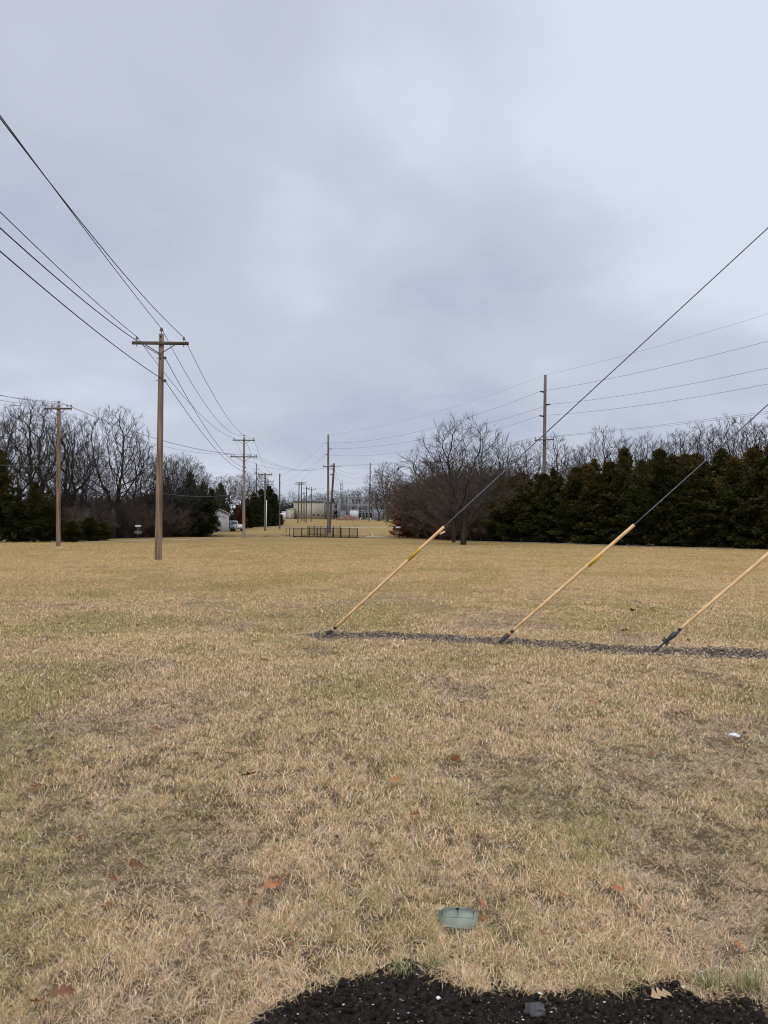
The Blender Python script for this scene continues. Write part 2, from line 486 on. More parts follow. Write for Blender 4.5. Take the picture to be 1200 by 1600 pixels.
# ------------------------------------------------------------------ soil bed and mulch outlines
EDGE_PX = [(300, 1640), (372, 1606), (400, 1578), (450, 1556), (500, 1534), (560, 1521), (590, 1513), (650, 1511), (690, 1526), (740, 1537), (850, 1541), (950, 1545), (1000, 1530), (1040, 1531), (1090, 1552), (1140, 1552), (1200, 1557), (1280, 1560)]
EP = [on_ground(*p) for p in EDGE_PX]
EX = np.array([p.x for p in EP]); EY = np.array([p.y for p in EP])
def soil_edge(x):
    e = np.interp(x, EX, EY)
    e = np.where(x < EX[0], EY[0] + (x - EX[0]) * 1.2, e) - 0.035
    return e + 0.05 * (fbm(x * 9, x * 0 + 3.3, 77, 3) - 0.5)
MULCH_PX = [(470, 994), (515, 994), (600, 996), (700, 999), (783, 1004), (900, 1010), (1022, 1019), (1120, 1022), (1210, 1026), (1400, 1040)]
MP = [on_ground(*p) for p in MULCH_PX]
MXs = np.array([p.x for p in MP]); MYs = np.array([p.y for p in MP])
def mulch_dist(x, y):
    c = np.interp(x, MXs, MYs)
    hw = 0.27 + 0.14 * fbm(x * 1.6, x * 0 + 1.7, 40, 3)
    hw = hw * np.clip((x - MXs[0]) / 0.35, 0, 1)
    return np.abs(y - c + 0.18 * (fbm(x * 1.1, x * 0 + 8, 44, 3) - 0.5)) - hw + 0.06 * (fbm(x * 7, y * 7, 46, 2) - 0.5)
LID = on_ground(715, 1442)

# ------------------------------------------------------------------ grass blades
NPR = np.random.default_rng(3)
PAL = np.array([(0.90, 0.695, 0.435), (0.66, 0.475, 0.265), (0.47, 0.36, 0.245), (0.31, 0.285, 0.095), (0.43, 0.225, 0.10), (0.59, 0.45, 0.175)])
D0 = 52000.0                       # blades per square metre 2.5 m away
def grass(name, y0, y1, hmul, segs, soft=1.0):
    # over the ground in view, with a margin on both sides; fewer, broader blades farther out
    ys = np.linspace(y0, y1, 800)
    den = D0 * (ys / 2.5) ** -1.7 * np.clip((62 - ys) / 34, 0, 1) * 2 * (0.56 * ys + 0.9)
    cdf = np.concatenate([[0], np.cumsum((den[1:] + den[:-1]) / 2 * np.diff(ys))])
    n = int(cdf[-1]); cdf /= cdf[-1]
    y = np.interp(NPR.random(n), cdf, ys)
    x = (NPR.random(n) * 2 - 1) * (0.56 * y + 0.9)
    # tufts: most blades spring from a shared foot and fan outwards
    nc = max(1, n // 13)
    ty = np.interp(NPR.random(nc), cdf, ys); tx = (NPR.random(nc) * 2 - 1) * (0.56 * ty + 0.9)
    ti = NPR.integers(0, nc, n); inn = NPR.random(n) < 0.62
    sp = 0.018 * (1 + ty[ti] / 22)
    gx_, gy_ = NPR.normal(0, 1, n) * sp, NPR.normal(0, 1, n) * sp
    x = np.where(inn, tx[ti] + gx_, x); y = np.where(inn, ty[ti] + gy_, y)
    taz = np.arctan2(gy_, gx_)
    jc = np.where(inn, NPR.random(nc)[ti], NPR.random(n)); jd = np.where(inn, NPR.random(nc)[ti], 0.3)
    thatch = np.clip((fbm(x * 1.15, y * 0.85, 14, 4) - 0.57) * 6, 0, 0.85)       # flattened, greyer thatch
    bare = fbm(x * 4.2, y * 3.2, 18, 3)
    keep = (y > soil_edge(x) - 0.025 * NPR.random(n)) & ((vn(x * 15, y * 13, 83) < 0.64) | (NPR.random(n) < 0.30 + np.clip((y - 5) / 6, 0, 1))) & (mulch_dist(x, y) > NPR.uniform(-0.20, 0.02, n)) & (NPR.random(n) < np.clip(1.2 - np.clip(bare - 0.62, 0, 1) * 6 * np.clip((14 - y) / 6, 0, 1), 0.3, 1))
    keep &= ~((np.abs(x - LID.x) < 0.072) & (y - LID.y > -0.105) & (y - LID.y < 0.085) & ((y - LID.y > -0.06) | (NPR.random(n) < 0.7)))
    x, y, jc, jd, thatch, bare, taz, inn = (q[keep] for q in (x, y, jc, jd, thatch, bare, taz, inn)); n = len(x)
    green = fbm(x * 0.6 + 11, y * 0.42, 21, 4)
    edge = np.exp(-np.clip(y - soil_edge(x), 0, 9) / 0.12) * (fbm(x * 2.6, x * 0 + 2, 63, 2) > 0.5)
    pg = np.clip((green - 0.50) * 2.2, 0.035, 0.36) + 0.30 * edge
    pg = pg + 0.26 * np.exp(-((y - 19.5 - 0.12 * x) / 2.6) ** 2) * np.clip((-1.0 - x) / 2.5, 0, 1) * fbm(x * 0.8, y * 0.5, 71, 3) * 1.6
    lush = np.clip((fbm(x * 1.9, y * 1.3, 28, 3) - 0.6) * 5, 0, 1) * (y < 7)
    pg = np.clip(pg + 0.22 * lush, 0, 0.7)
    q = NPR.random(n)
    k = np.where(q < pg, 3, np.where(NPR.random(n) < 0.22 + 0.55 * thatch, 2, np.where(NPR.random(n) < 0.45, 0, 1)))
    k = np.where(NPR.random(n) < 0.04, 4, k); k = np.where((k == 1) & (NPR.random(n) < 0.35) & (green > 0.45), 5, k)
    col = PAL[k] * (0.42 + 0.46 * jc + 0.68 * NPR.random(n))[:, None]
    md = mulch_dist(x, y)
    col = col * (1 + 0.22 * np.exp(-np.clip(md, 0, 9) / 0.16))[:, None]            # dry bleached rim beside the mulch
    warm = np.clip((y - 9) / 22, 0, 1)[:, None] * soft                        # the lawn farther out is a warmer straw
    col = col * (1 - 0.5 * warm) + 0.5 * warm * np.array([(0.62, 0.435, 0.172)]) * (0.8 + 0.4 * NPR.random(n))[:, None]
    z = tz(x, y)
    h = hmul * (0.026 + 0.034 * NPR.random(n) + 0.016 * jd) * (1 - 0.25 * thatch) * (1 + 0.25 * (k == 3) + 0.5 * edge)
    az = np.where(inn & (NPR.random(n) < 0.75), taz + NPR.normal(0, 0.7, n), NPR.random(n) * 2 * np.pi)
    lean = 0.55 + 1.25 * NPR.random(n) + 0.35 * thatch
    lean = np.minimum(lean, 1.75)
    wdt = 0.0027 * (np.maximum(y, 2) / 2.5) ** 0.76 * (0.6 + 0.8 * NPR.random(n)) * 0.5
    stray = NPR.random(n) < 0.09                                              # long stems lying across the turf
    h = np.where(stray, h * 1.9, h); lean = np.where(stray, 1.35 + 0.2 * NPR.random(n), lean); wdt = np.where(stray, wdt * 0.75, wdt)
    col = np.where(stray[:, None], np.minimum(col * 1.25, 0.9), col)
    dx, dy = np.cos(az), np.sin(az)
    sa = az + np.pi / 2 + (NPR.random(n) - 0.5) * 1.6
    sx, sy = np.cos(sa) * wdt, np.sin(sa) * wdt
    pts = [(x, y, z - 0.006)]
    Lh = h * 1.35
    px_, py_, pz_ = x, y, z - 0.006
    cur = lean * 0.5
    for s in range(segs):
        st = Lh / segs
        px_ = px_ + dx * np.sin(cur) * st; py_ = py_ + dy * np.sin(cur) * st; pz_ = pz_ + np.cos(cur) * st
        cur = np.minimum(cur + lean * 1.1 / segs, 2.0)
        pts.append((px_, py_, pz_))
    V = []
    for i, p in enumerate(pts[:-1]):
        tw = 1.0 - 0.25 * i
        V.append(np.stack([p[0] - sx * tw, p[1] - sy * tw, p[2]], -1)); V.append(np.stack([p[0] + sx * tw, p[1] + sy * tw, p[2]], -1))
    V.append(np.stack(pts[-1], -1))
    nv = len(V)
    VV = np.stack(V, 1).reshape(-1, 3)
    base = np.arange(n) * nv
    fl = []; cnt = []
    cols = []
    for i in range(segs - 1):
        cols += [base + 2 * i, base + 2 * i + 1, base + 2 * i + 3, base + 2 * i + 2]; cnt.append(4)
    i = segs - 1
    cols += [base + 2 * i, base + 2 * i + 1, base + 2 * i + 2]; cnt.append(3)
    flat = np.stack(cols, 1)
    per = sum(cnt)
    offs = np.concatenate([[0], np.cumsum(cnt)[:-1]])
    starts = (np.arange(n)[:, None] * per + offs[None]).ravel()
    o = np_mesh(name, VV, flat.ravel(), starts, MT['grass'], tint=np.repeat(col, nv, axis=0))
    return o
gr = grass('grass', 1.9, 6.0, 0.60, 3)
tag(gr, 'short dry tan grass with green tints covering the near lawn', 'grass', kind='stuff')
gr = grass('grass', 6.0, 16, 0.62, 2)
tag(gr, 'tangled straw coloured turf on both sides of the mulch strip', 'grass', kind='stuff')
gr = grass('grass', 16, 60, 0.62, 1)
tag(gr, 'pale ochre lawn grass around the foot of the tall brown pole', 'grass', kind='stuff')

# ------------------------------------------------------------------ soil bed
sx_ = np.arange(-0.95, 1.75, 0.007); sy_ = np.arange(1.55, 2.78, 0.007)
SX, SY = np.meshgrid(sx_, sy_)
ins = soil_edge(SX) - SY
SZ = tz(SX, SY) + 0.012 * np.clip(ins / 0.10, -1.2, 1) + 0.022 * (fbm(SX * 7, SY * 7, 51, 3) - 0.5) + 0.035 * np.clip(fbm(SX * 22, SY * 22, 53, 3) - 0.5, 0, 1) + 0.014 * (vn(SX * 70, SY * 70, 55) - 0.5) + 0.010 * (vn(SX * 140, SY * 140, 56) - 0.5)
SZ = SZ + 0.022 * np.exp(-(((SX - on_ground(645, 1512).x) / 0.14) ** 2 + ((SY - on_ground(645, 1512).y) / 0.06) ** 2))
SZ = np.where(ins < -0.06, SZ - 0.06, SZ)
sid = np.arange(SX.size).reshape(SX.shape)
sq = np.stack([sid[:-1, :-1], sid[:-1, 1:], sid[1:, 1:], sid[1:, :-1]], -1).reshape(-1, 4)
soil_v = np.stack([SX, SY, SZ], -1).reshape(-1, 3)
def soil_z(x, y):
    i = int(round((y - sy_[0]) / 0.007)); j = int(round((x - sx_[0]) / 0.007))
    return float(SZ[min(max(i, 0), SZ.shape[0] - 1), min(max(j, 0), SZ.shape[1] - 1)])
# clods lie all over the bed and form part of the same soil
def lump(c, r, seed, sq_=(1, 1, 0.75), detail=1):
    bmv, bmf = ico(detail)
    V = []
    for v in bmv:
        k = 1 + 0.5 * mnoise.noise(Vector(v) * 1.4 + Vector((seed * 3.1, seed, 0))) + 0.35 * mnoise.noise(Vector(v) * 3.3 + Vector((seed * 1.7, seed, 5)))
        V.append((c[0] + v[0] * r * k * sq_[0], c[1] + v[1] * r * k * sq_[1], c[2] + v[2] * r * k * sq_[2]))
    return V, bmf
_ico = {}
def ico(d):
    if d not in _ico:
        import bmesh
        bm = bmesh.new(); bmesh.ops.create_icosphere(bm, subdivisions=d, radius=1)
        _ico[d] = ([tuple(v.co) for v in bm.verts], [tuple(v.index for v in f.verts) for f in bm.faces]); bm.free()
    return _ico[d]
cv = [tuple(v) for v in soil_v]; cf = [tuple(q) for q in sq.tolist()]
for i in range(4200):
    x = rnd.uniform(-0.75, 1.6); y = rnd.uniform(1.9, 2.75)
    e = float(soil_edge(np.array([x]))[0])
    if y > e + 0.015: continue
    near_edge = y > e - 0.06
    r = rnd.uniform(0.003, 0.008) if rnd.random() < 0.88 else rnd.uniform(0.008, 0.016)
    if near_edge: r = min(r, 0.012)
    V, F = lump((x, y, soil_z(x, y) + r * 0.15), r, i, (rnd.uniform(0.8, 1.4), rnd.uniform(0.8, 1.3), rnd.uniform(0.55, 0.85)), detail=2)
    k = len(cv); cv += V; cf += [tuple(k + a for a in q) for q in F]
ff = []; st = []
for q in cf:
    st.append(len(ff)); ff.extend(q)
so = np_mesh('soil', cv, ff, st, MT['soil'], smooth=True)
tag(so, kind='structure')
pv = []; pf = []; pc = []
for i in range(2600):
    x = rnd.uniform(-0.7, 1.6); y = rnd.uniform(1.95, 2.7)
    if y > float(soil_edge(np.array([x]))[0]) - 0.01: continue
    r = rnd.uniform(0.0009, 0.0022) if rnd.random() < 0.9 else rnd.uniform(0.0022, 0.0042)
    V, F = lump((x, y, soil_z(x, y) + r * 0.7), r, i + 9000, sq_=(1.3, 0.9, 0.6))
    k = len(pv); pv += V; pf += [tuple(k + a for a in q) for q in F]
    c = rnd.choice([(0.62, 0.6, 0.56), (0.55, 0.5, 0.42), (0.34, 0.24, 0.15), (0.25, 0.2, 0.15), (0.5, 0.5, 0.5)])
    pc += [c] * len(V)
ff = []; st = []
for q in pf:
    st.append(len(ff)); ff.extend(q)
po = np_mesh('perlite', pv, ff, st, MT['perlite'], tint=np.array(pc))
tag(po, 'white and tan specks scattered through the black soil', 'soil specks', kind='stuff')
def stone(px, py, r, label, m='stone'):
    p = on_ground(px, py)
    mb = MB(); V, F = lump((0, 0, 0), r, px, (1.3, 1, 0.7), 3)
    mb.v = V; mb.f = list(F)
    o = mb.build('stone', MT[m], smooth=True)
    o.location = (p.x, p.y, max(soil_z(p.x, p.y), p.z) + r * 0.35)
    tag(o, label, 'stone')
stone(836, 1590, 0.026, 'rounded grey stone half sunk in the black soil at the picture bottom')
stone(685, 1572, 0.0055, 'small white pebble lying on the black soil below the valve box', 'paper')
stone(843, 1553, 0.006, 'cream pebble on the soil between the grass edge and grey stone', 'paper')
stone(1068, 1547, 0.006, 'white pebble on the soil just above the broad tan leaf', 'paper')

# ------------------------------------------------------------------ mulch strip
n = 15000
x = NPR.uniform(MXs[0] - 0.1, 7.6, n); y = np.interp(x, MXs, MYs) + NPR.uniform(-0.5, 0.5, n)
k = mulch_dist(x, y) < NPR.uniform(-0.05, 0.09, n)
x, y = x[k], y[k]; n = len(x)
ln = NPR.uniform(0.008, 0.030, n); wd = ln * NPR.uniform(0.12, 0.4, n); th = NPR.uniform(0.002, 0.005, n)
az = NPR.uniform(0, np.pi * 2, n); tilt = NPR.uniform(-0.7, 0.7, n)
zc = tz(x, y) + NPR.uniform(-0.002, 0.022, n)
V = []
for a, b_, c in ((-1, -1, -1), (1, -1, -1), (1, 1, -1), (-1, 1, -1), (-1, -1, 1), (1, -1, 1), (1, 1, 1), (-1, 1, 1)):
    lx = a * ln; ly = b_ * wd; lz = c * th
    X1 = lx * np.cos(tilt) - lz * np.sin(tilt); Z1 = lx * np.sin(tilt) + lz * np.cos(tilt)
    V.append(np.stack([x + X1 * np.cos(az) - ly * np.sin(az), y + X1 * np.sin(az) + ly * np.cos(az), zc + Z1], -1))
VV = np.stack(V, 1).reshape(-1, 3)
qd = np.array([(3, 2, 1, 0), (4, 5, 6, 7), (0, 1, 5, 4), (1, 2, 6, 5), (2, 3, 7, 6), (3, 0, 4, 7)])
FF = (np.arange(n)[:, None, None] * 8 + qd[None]).reshape(-1, 4)
mc = np.array([(0.13, 0.098, 0.078), (0.21, 0.165, 0.132), (0.08, 0.062, 0.052), (0.55, 0.43, 0.28), (0.32, 0.255, 0.205)])[NPR.choice(5, n, p=[.30, .26, .16, .13, .15])]
mo = np_mesh('mulch', VV, FF.ravel(), np.arange(len(FF)) * 4, MT['mulch'], tint=np.repeat(mc, 8, axis=0))
tag(mo, 'dark strip of wood mulch beneath the three guy wire anchors', 'mulch', kind='stuff')
# bare earth sheet under the chips
cxs = np.arange(MXs[0] - 0.05, 7.6, 0.06)
V = []; F = []; S = []
for i, xx in enumerate(cxs):
    yc = float(np.interp(xx, MXs, MYs)) - 0.18 * (float(fbm(np.array([xx * 1.1]), np.array([8.0]), 44, 3)[0]) - 0.5)
    hw = (0.27 + 0.14 * float(fbm(np.array([xx * 1.6]), np.array([1.7]), 40, 3)[0])) * min(max((xx - MXs[0]) / 0.35, 0), 1)
    for sgn in (-1, 0, 1):
        yy = yc + sgn * hw
        V.append((xx, yy, tz1(xx, yy) + 0.005))
for i in range(len(cxs) - 1):
    for j in range(2):
        S.append(len(F)); F += [i * 3 + j, (i + 1) * 3 + j, (i + 1) * 3 + j + 1, i * 3 + j + 1]
bare_m = mat('bare_earth', (0.075, 0.060, 0.052), noise_scale=18, col2=(0.14, 0.115, 0.098), bump=0.6, bump_scale=80, rough=1.0)
tag(np_mesh('earth_path', V, F, S, bare_m, smooth=True), kind='structure')

# ------------------------------------------------------------------ leaves, litter, valve box
def leaf_mesh(seed, lobes=3, length=0.1):
    rg = random.Random(seed)
    half = []
    for i in range(lobes):
        t0 = 0.12 + 0.78 * i / lobes
        wv = (0.40 - 0.20 * abs(i / (lobes - 1) - 0.45)) * rg.uniform(0.7, 1.15)
        half += [(t0, 0.07 * rg.uniform(0.7, 1.3)), (t0 + 0.10, wv * 0.85), (t0 + 0.20, wv * rg.uniform(0.9, 1.15)), (t0 + 0.205, wv * 0.5)]
    half.append((0.93, 0.06)); 
    top = [(0.0, 0.012)] + half
    mb = MB()
    rows = []
    for (t, wv) in top + [(1.0, 0.0)]:
        bend = 0.10 * math.sin(t * 2.4 + seed)
        zl = bend + 0.35 * wv + 0.05 * rg.uniform(-1, 1); zr = bend + 0.30 * wv + 0.05 * rg.uniform(-1, 1)
        rows.append(((t, wv, zl), (t, 0, bend), (t, -wv * rg.uniform(0.85, 1.1), zr)))
    for rr in rows:
        for (a, c, d) in rr:
            mb.v.append(((a - 0.5) * length, c * length, d * length))
    for i in range(len(rows) - 1):
        mb.f.append((i * 3, i * 3 + 3, i * 3 + 4, i * 3 + 1)); mb.f.append((i * 3 + 1, i * 3 + 4, i * 3 + 5, i * 3 + 2))
    mb.tube([(-0.5 * length, 0, 0.0), (-0.75 * length, 0.02 * length, 0.02 * length)], 0.010 * length, 4)
    return mb
LEAVES = [
 (1033, 1571, 0.085, 'leaf_tan', 20, 'soil', 'broad tan lobed oak leaf lying on the black soil'),
 (752, 1436, 0.066, 'leaf', 100, 'g', 'orange brown oak leaf touching the upper corner of the valve box'),
 (687, 1443, 0.045, 'leaf_tan', 10, 'g', 'pale tan pointed leaf on the lower corner of the valve box'),
 (336, 1545, 0.05, 'leaf_tan', 70, 'g', 'cream rounded leaf in grass beside the corner of the soil bed'),
 (97, 1578, 0.075, 'leaf_red', 20, 'g', 'dark red brown leaf in the grass at the bottom corner'),
 (60, 1592, 0.07, 'leaf', 140, 'g', 'brown curled leaf just below the dark red corner leaf'),
 (425, 1402, 0.085, 'leaf', 30, 'g', 'largest orange leaf of a small heap, far to the side of the valve box'),
 (438, 1393, 0.07, 'leaf_red', 110, 'g', 'red brown leaf on top of the small heap beside the orange leaf'),
 (405, 1414, 0.05, 'leaf_tan', 60, 'g', 'light brown leaf at the edge of the small heap of leaves'),
 (211, 1370, 0.07, 'leaf_red', 45, 'g', 'red leaf standing upright in flattened grey thatch'),
 (176, 1391, 0.05, 'leaf_red', 15, 'g', 'small rust leaf below the upright red leaf in thatch'),
 (303, 1412, 0.06, 'leaf_tan', 80, 'g', 'faded brown leaf in grey thatch between the heap and the upright leaf'),
 (202, 1476, 0.055, 'leaf', 130, 'g', 'dull brown leaf in green tinted grass above the bottom corner'),
 (718, 1107, 0.11, 'leaf_red', 60, 'g', 'dark rust leaf alone in the grass in front of the mulch strip'),
 (711, 1197, 0.10, 'leaf', 120, 'g', 'orange pointed leaf standing up beside a dark gap in the turf'),
 (617, 1232, 0.085, 'leaf', 10, 'g', 'orange brown leaf in the middle of the lawn'),
 (564, 1230, 0.075, 'leaf_tan', 40, 'g', 'pale orange leaf next to the orange brown leaf mid lawn'),
 (573, 1270, 0.07, 'leaf_tan', 90, 'g', 'pinkish tan leaf below the pair of leaves mid lawn'),
 (390, 1222, 0.10, 'leaf_red', 170, 'g', 'reddish leaf sunk in the turf above the small leaf heap'),
 (648, 1287, 0.065, 'leaf_red', 20, 'g', 'small red leaf above the valve box in open grass'),
 (703, 1310, 0.06, 'leaf_tan', 160, 'g', 'faded pink leaf straight above the valve box'),
 (878, 1418, 0.06, 'leaf', 75, 'g', 'rusty leaf in the grass a little beyond the orange valve box leaf'),
 (966, 1408, 0.075, 'leaf', 35, 'g', 'broad orange leaf pressed in the turf above the tan soil leaf'),
 (1156, 1502, 0.06, 'leaf', 110, 'g', 'brown leaf in the greener grass at the edge of the soil'),
 (413, 1040, 0.10, 'leaf_red', 0, 'g', 'rust leaf in short turf before the first anchor'),
 (500, 1066, 0.09, 'leaf_red', 60, 'g', 'small dark leaf on the turf straight below the first anchor'),
 (245, 1150, 0.09, 'leaf_red', 25, 'g', 'brown leaf on plain turf well away from the anchors'),
 (56, 1244, 0.09, 'leaf_red', 95, 'g', 'red brown leaf by the picture edge in pale grass'),
 (997, 946, 0.16, 'pole_dark', 15, 'g', 'black leaf on the lawn behind the second guard, farther of two'),
 (988, 958, 0.13, 'pole_dark', 80, 'g', 'black leaf on the lawn behind the second guard, nearer of two'),
 (976, 990, 0.13, 'pole_dark', 130, 'g', 'blackened leaf just beyond the mulch between second and third anchors'),
 (1090, 1088, 0.09, 'leaf', 60, 'g', 'tan brown leaf on turf below the third anchor'),
 (925, 1108, 0.09, 'leaf', 10, 'g', 'brown leaf on turf below the second anchor'),
]
lm = {}
for i, (px, py, s, m, rz, w_, lab) in enumerate(LEAVES):
    p = on_ground(px, py)
    key = (i % 4, m)
    if key not in lm:
        o = leaf_mesh(i % 4 + 1).build('oak_leaf', MT[m]); lm[key] = o
    else:
        o = lm[key].copy(); COL.objects.link(o)
    o.scale = (s / 0.095,) * 3
    zz = (soil_z(p.x, p.y) + 0.008) if w_ == 'soil' else p.z + 0.056
    if 'valve box, ' in lab or 'corner of the valve box' in lab: zz = p.z + 0.066; tl0 = 0.2
    o.location = (p.x, p.y, zz)
    tl = 0.12 if w_ == 'soil' else 0.45
    if 'upright' in lab or 'standing' in lab: tl = 1.0
    o.rotation_euler = (rnd.uniform(0.3, 1) * tl, rnd.uniform(-0.6, 0.6) * tl, R(rz))
    tag(o, lab, 'leaf', 'fallen oak leaves on the lawn')
# crumbs of dead leaf between the blades
lv = []; lf = []; lc = []
for i in range(260):
    y = 2.6 + 10 * rnd.random() ** 1.3; x = rnd.uniform(-1, 1) * (0.53 * y + 0.2)
    if y < float(soil_edge(np.array([x]))[0]) + 0.05: continue
    r = rnd.uniform(0.006, 0.017) * (1 + y / 14); a = rnd.uniform(0, 6.28); z = tz1(x, y) + rnd.uniform(0.018, 0.034)
    k = len(lv); ca, sa = math.cos(a) * r, math.sin(a) * r; t1, t2 = rnd.uniform(-.7, .7) * r, rnd.uniform(-.7, .7) * r
    lv += [(x - ca, y - sa, z), (x + sa * 0.5, y - ca * 0.5, z + t1), (x + ca, y + sa, z + 0.3 * r), (x + ca * 0.3 - sa * 0.6, y + sa * 0.3 + ca * 0.6, z + t2), (x, y, z + 0.4 * r)]
    lf += [(k, k + 1, k + 4), (k + 1, k + 2, k + 4), (k + 2, k + 3, k + 4), (k + 3, k, k + 4)]
    lc += [rnd.choice([(0.22, 0.09, 0.04), (0.30, 0.14, 0.06), (0.13, 0.07, 0.045), (0.10, 0.06, 0.045), (0.34, 0.2, 0.11)])] * 5
mb = MB(); mb.v = lv; mb.f = lf
tag(mb.build('leaf_litter', MT['grass'], tint=np.array(lc)), 'brown crumbs of dead leaf scattered through the lawn', 'leaf litter', kind='stuff')
# crumpled paper
mb = MB(); V, F = lump((0, 0, 0), 1, 4.4, (1, 1, 1), 4)
V = [(v[0] * (1 + 0.5 * mnoise.noise(Vector(v) * 4)), v[1] * (1 + 0.5 * mnoise.noise(Vector(v) * 5)), v[2] * (1 + 0.7 * mnoise.noise(Vector(v) * 3.5))) for v in V]
mb.v = V; mb.f = list(F)
o = mb.build('paper_scrap', MT['paper']); p = on_ground(1146, 1157)
o.location = (p.x, p.y, p.z + 0.04); o.scale = (0.042, 0.02, 0.012); o.rotation_euler = (0.1, 0.1, 0.2)
tag(o, 'crumpled white paper scrap lying in the turf at the side', 'litter')
# valve box
VBS = 0.80
vb = thing('valve_box', 'green grey plastic utility box lid set flush in the grass', 'valve box', (LID.x, LID.y, LID.z + 0.014), R(-4))
vb.scale = (0.97, VBS, 1)
mb = MB()
def trap(x0, x1, y0, y1, z0, z1, b=0.005):
    pts = [(x0, y0 + 0.022), (x0 + 0.022, y0), (x1 - 0.03, y0), (x1, y0 + 0.03), (x1, y1 - 0.03), (x1 - 0.03, y1), (x0 + 0.022, y1), (x0, y1 - 0.022)]
    mb.prism([(a, c, z1) for a, c in reversed(pts)], (0, 0, z0 - z1))
trap(-0.082, 0.082, -0.052, 0.056, -0.10, 0.024)
mb.build('rim', MT['lid'], vb)
mb = MB()
mb.box((-0.033, -0.003, 0.026), (0.062, 0.082, 0.008)); mb.box((0.033, -0.003, 0.026), (0.062, 0.082, 0.008))
mb.box((0, 0.046, 0.0255), (0.11, 0.008, 0.007)); mb.box((-0.072, 0.0, 0.0255), (0.008, 0.06, 0.006)); mb.box((0.072, 0.0, 0.0255), (0.008, 0.06, 0.006))
lidp = mb.build('lid', MT['lid'], vb)
MB().lathe((0.0, 0.030, 0.0295), [(0.0075, 0), (0.0075, 0.0025)], 12).build('finger_hole', MT['lid_dark'], lidp)

# ------------------------------------------------------------------ guy wires
G1 = on_ground(513, 993)
gd = Vector((0.962, -0.273, 0)).normalized()
GUYS = [
 ((512, 994), (519, 985), (694, 823), (1200, 356), True, 'guy wire with a full yellow band on its tan guard at the mulch tip'),
 ((782, 1007), (795, 991), (991, 820), (1200, 632), True, 'guy wire anchored midway along the mulch, its tan guard half wrapped in yellow'),
 ((1019, 1021), (1056, 989), (1217, 851), (1260, 815), False, 'guy wire with a long dark anchor rod and plain tan guard at the picture edge'),
]
def on_plane(px, py, base):
    d = ray(px, py)
    # base.xy + s*gd.xy = k*d.xy
    det = gd.x * -d.y + gd.y * d.x
    s = (-base.x * -d.y + base.y * -d.x) / det
    q = base + gd * s
    k = q.y / d.y
    return Vector((q.x, q.y, EYE + d.z * k))
for gi, (pb, pg0, pg1, pw, yel, lab) in enumerate(GUYS):
    base = on_ground(*pb)
    t = thing('guy_wire', lab, 'guy wire', base, 0, 'guy wires anchored in the mulch')
    a = on_plane(*pg0, base) - base; e1 = on_plane(*pg1, base) - base; wv = on_plane(*pw, base) - base
    d1 = (e1 - a).normalized()
    MB().tube([d1 * -0.25, a + d1 * 0.03], 0.012, 8).build('anchor_rod', MT['dark_steel'], t)
    cl = MB()
    ey = a - d1 * 0.05
    up = d1.orthogonal().normalized(); sd_ = d1.cross(up)
    cl.tube([ey + d1 * 0.075 * math.cos(k2) + up * 0.026 * math.sin(k2) for k2 in [i * math.pi / 8 for i in range(17)]], 0.009, 6, cap=False)
    cl.tube([ey + d1 * 0.09, ey + d1 * 0.16], [0.024, 0.019], 8)
    cl.tube([ey - d1 * 0.12, ey - d1 * 0.06], 0.016, 8)
    cl.tube([ey - sd_ * 0.04 - d1 * 0.02, ey + sd_ * 0.04 - d1 * 0.02], 0.011, 6)
    if gi == 2:
        cl.tube([d1 * 0.20, d1 * 0.42], 0.022, 8); cl.tube([d1 * 0.21 - up * 0.045, d1 * 0.21 + up * 0.045], 0.014, 6)
        cl.tube([d1 * 0.24 - up * 0.04, d1 * 0.24 + up * 0.055], 0.012, 6)
    cl.build('anchor_clamp', MT['dark_steel'], t)
    gl = (e1 - a).length
    gb = MB()
    gb.tube([a + d1 * x_ for x_ in (0, 0.004, gl * 0.3, gl * 0.6, gl - 0.004, gl)], [0.018, 0.020, 0.0205, 0.021, 0.0215, 0.019], 14)
    if gi == 0:
        gb.tube([a + d1 * (gl * 0.955) + Vector((0.012, -0.01, -0.035)), a + d1 * (gl * 0.985) + Vector((0.035, -0.01, -0.045))], [0.016, 0.012], 8)
    gu = gb.build('guard', MT['guard'], t, smooth=True)
    if yel:
        yb = MB()
        p0 = a + d1 * gl * (0.69 if gi == 0 else 0.64); p1 = a + d1 * gl * (0.79 if gi == 0 else 0.745)
        off = Vector((0, 0, 0)) if gi == 0 else -up * 0.0 + Vector((0.006, -0.004, -0.007))
        yb.tube([p0 + off, p1 + off], 0.0232, 14)
        yb.build('yellow_marker', MT['guard_yellow'], gu, smooth=True)
    dw = (wv - e1).normalized()
    MB().tube([e1 - d1 * 0.05, e1 + dw * 0.3, e1 + dw * 5.5, e1 + dw * 11.0], 0.0078, 6).build('strand', MT['strand'], t)

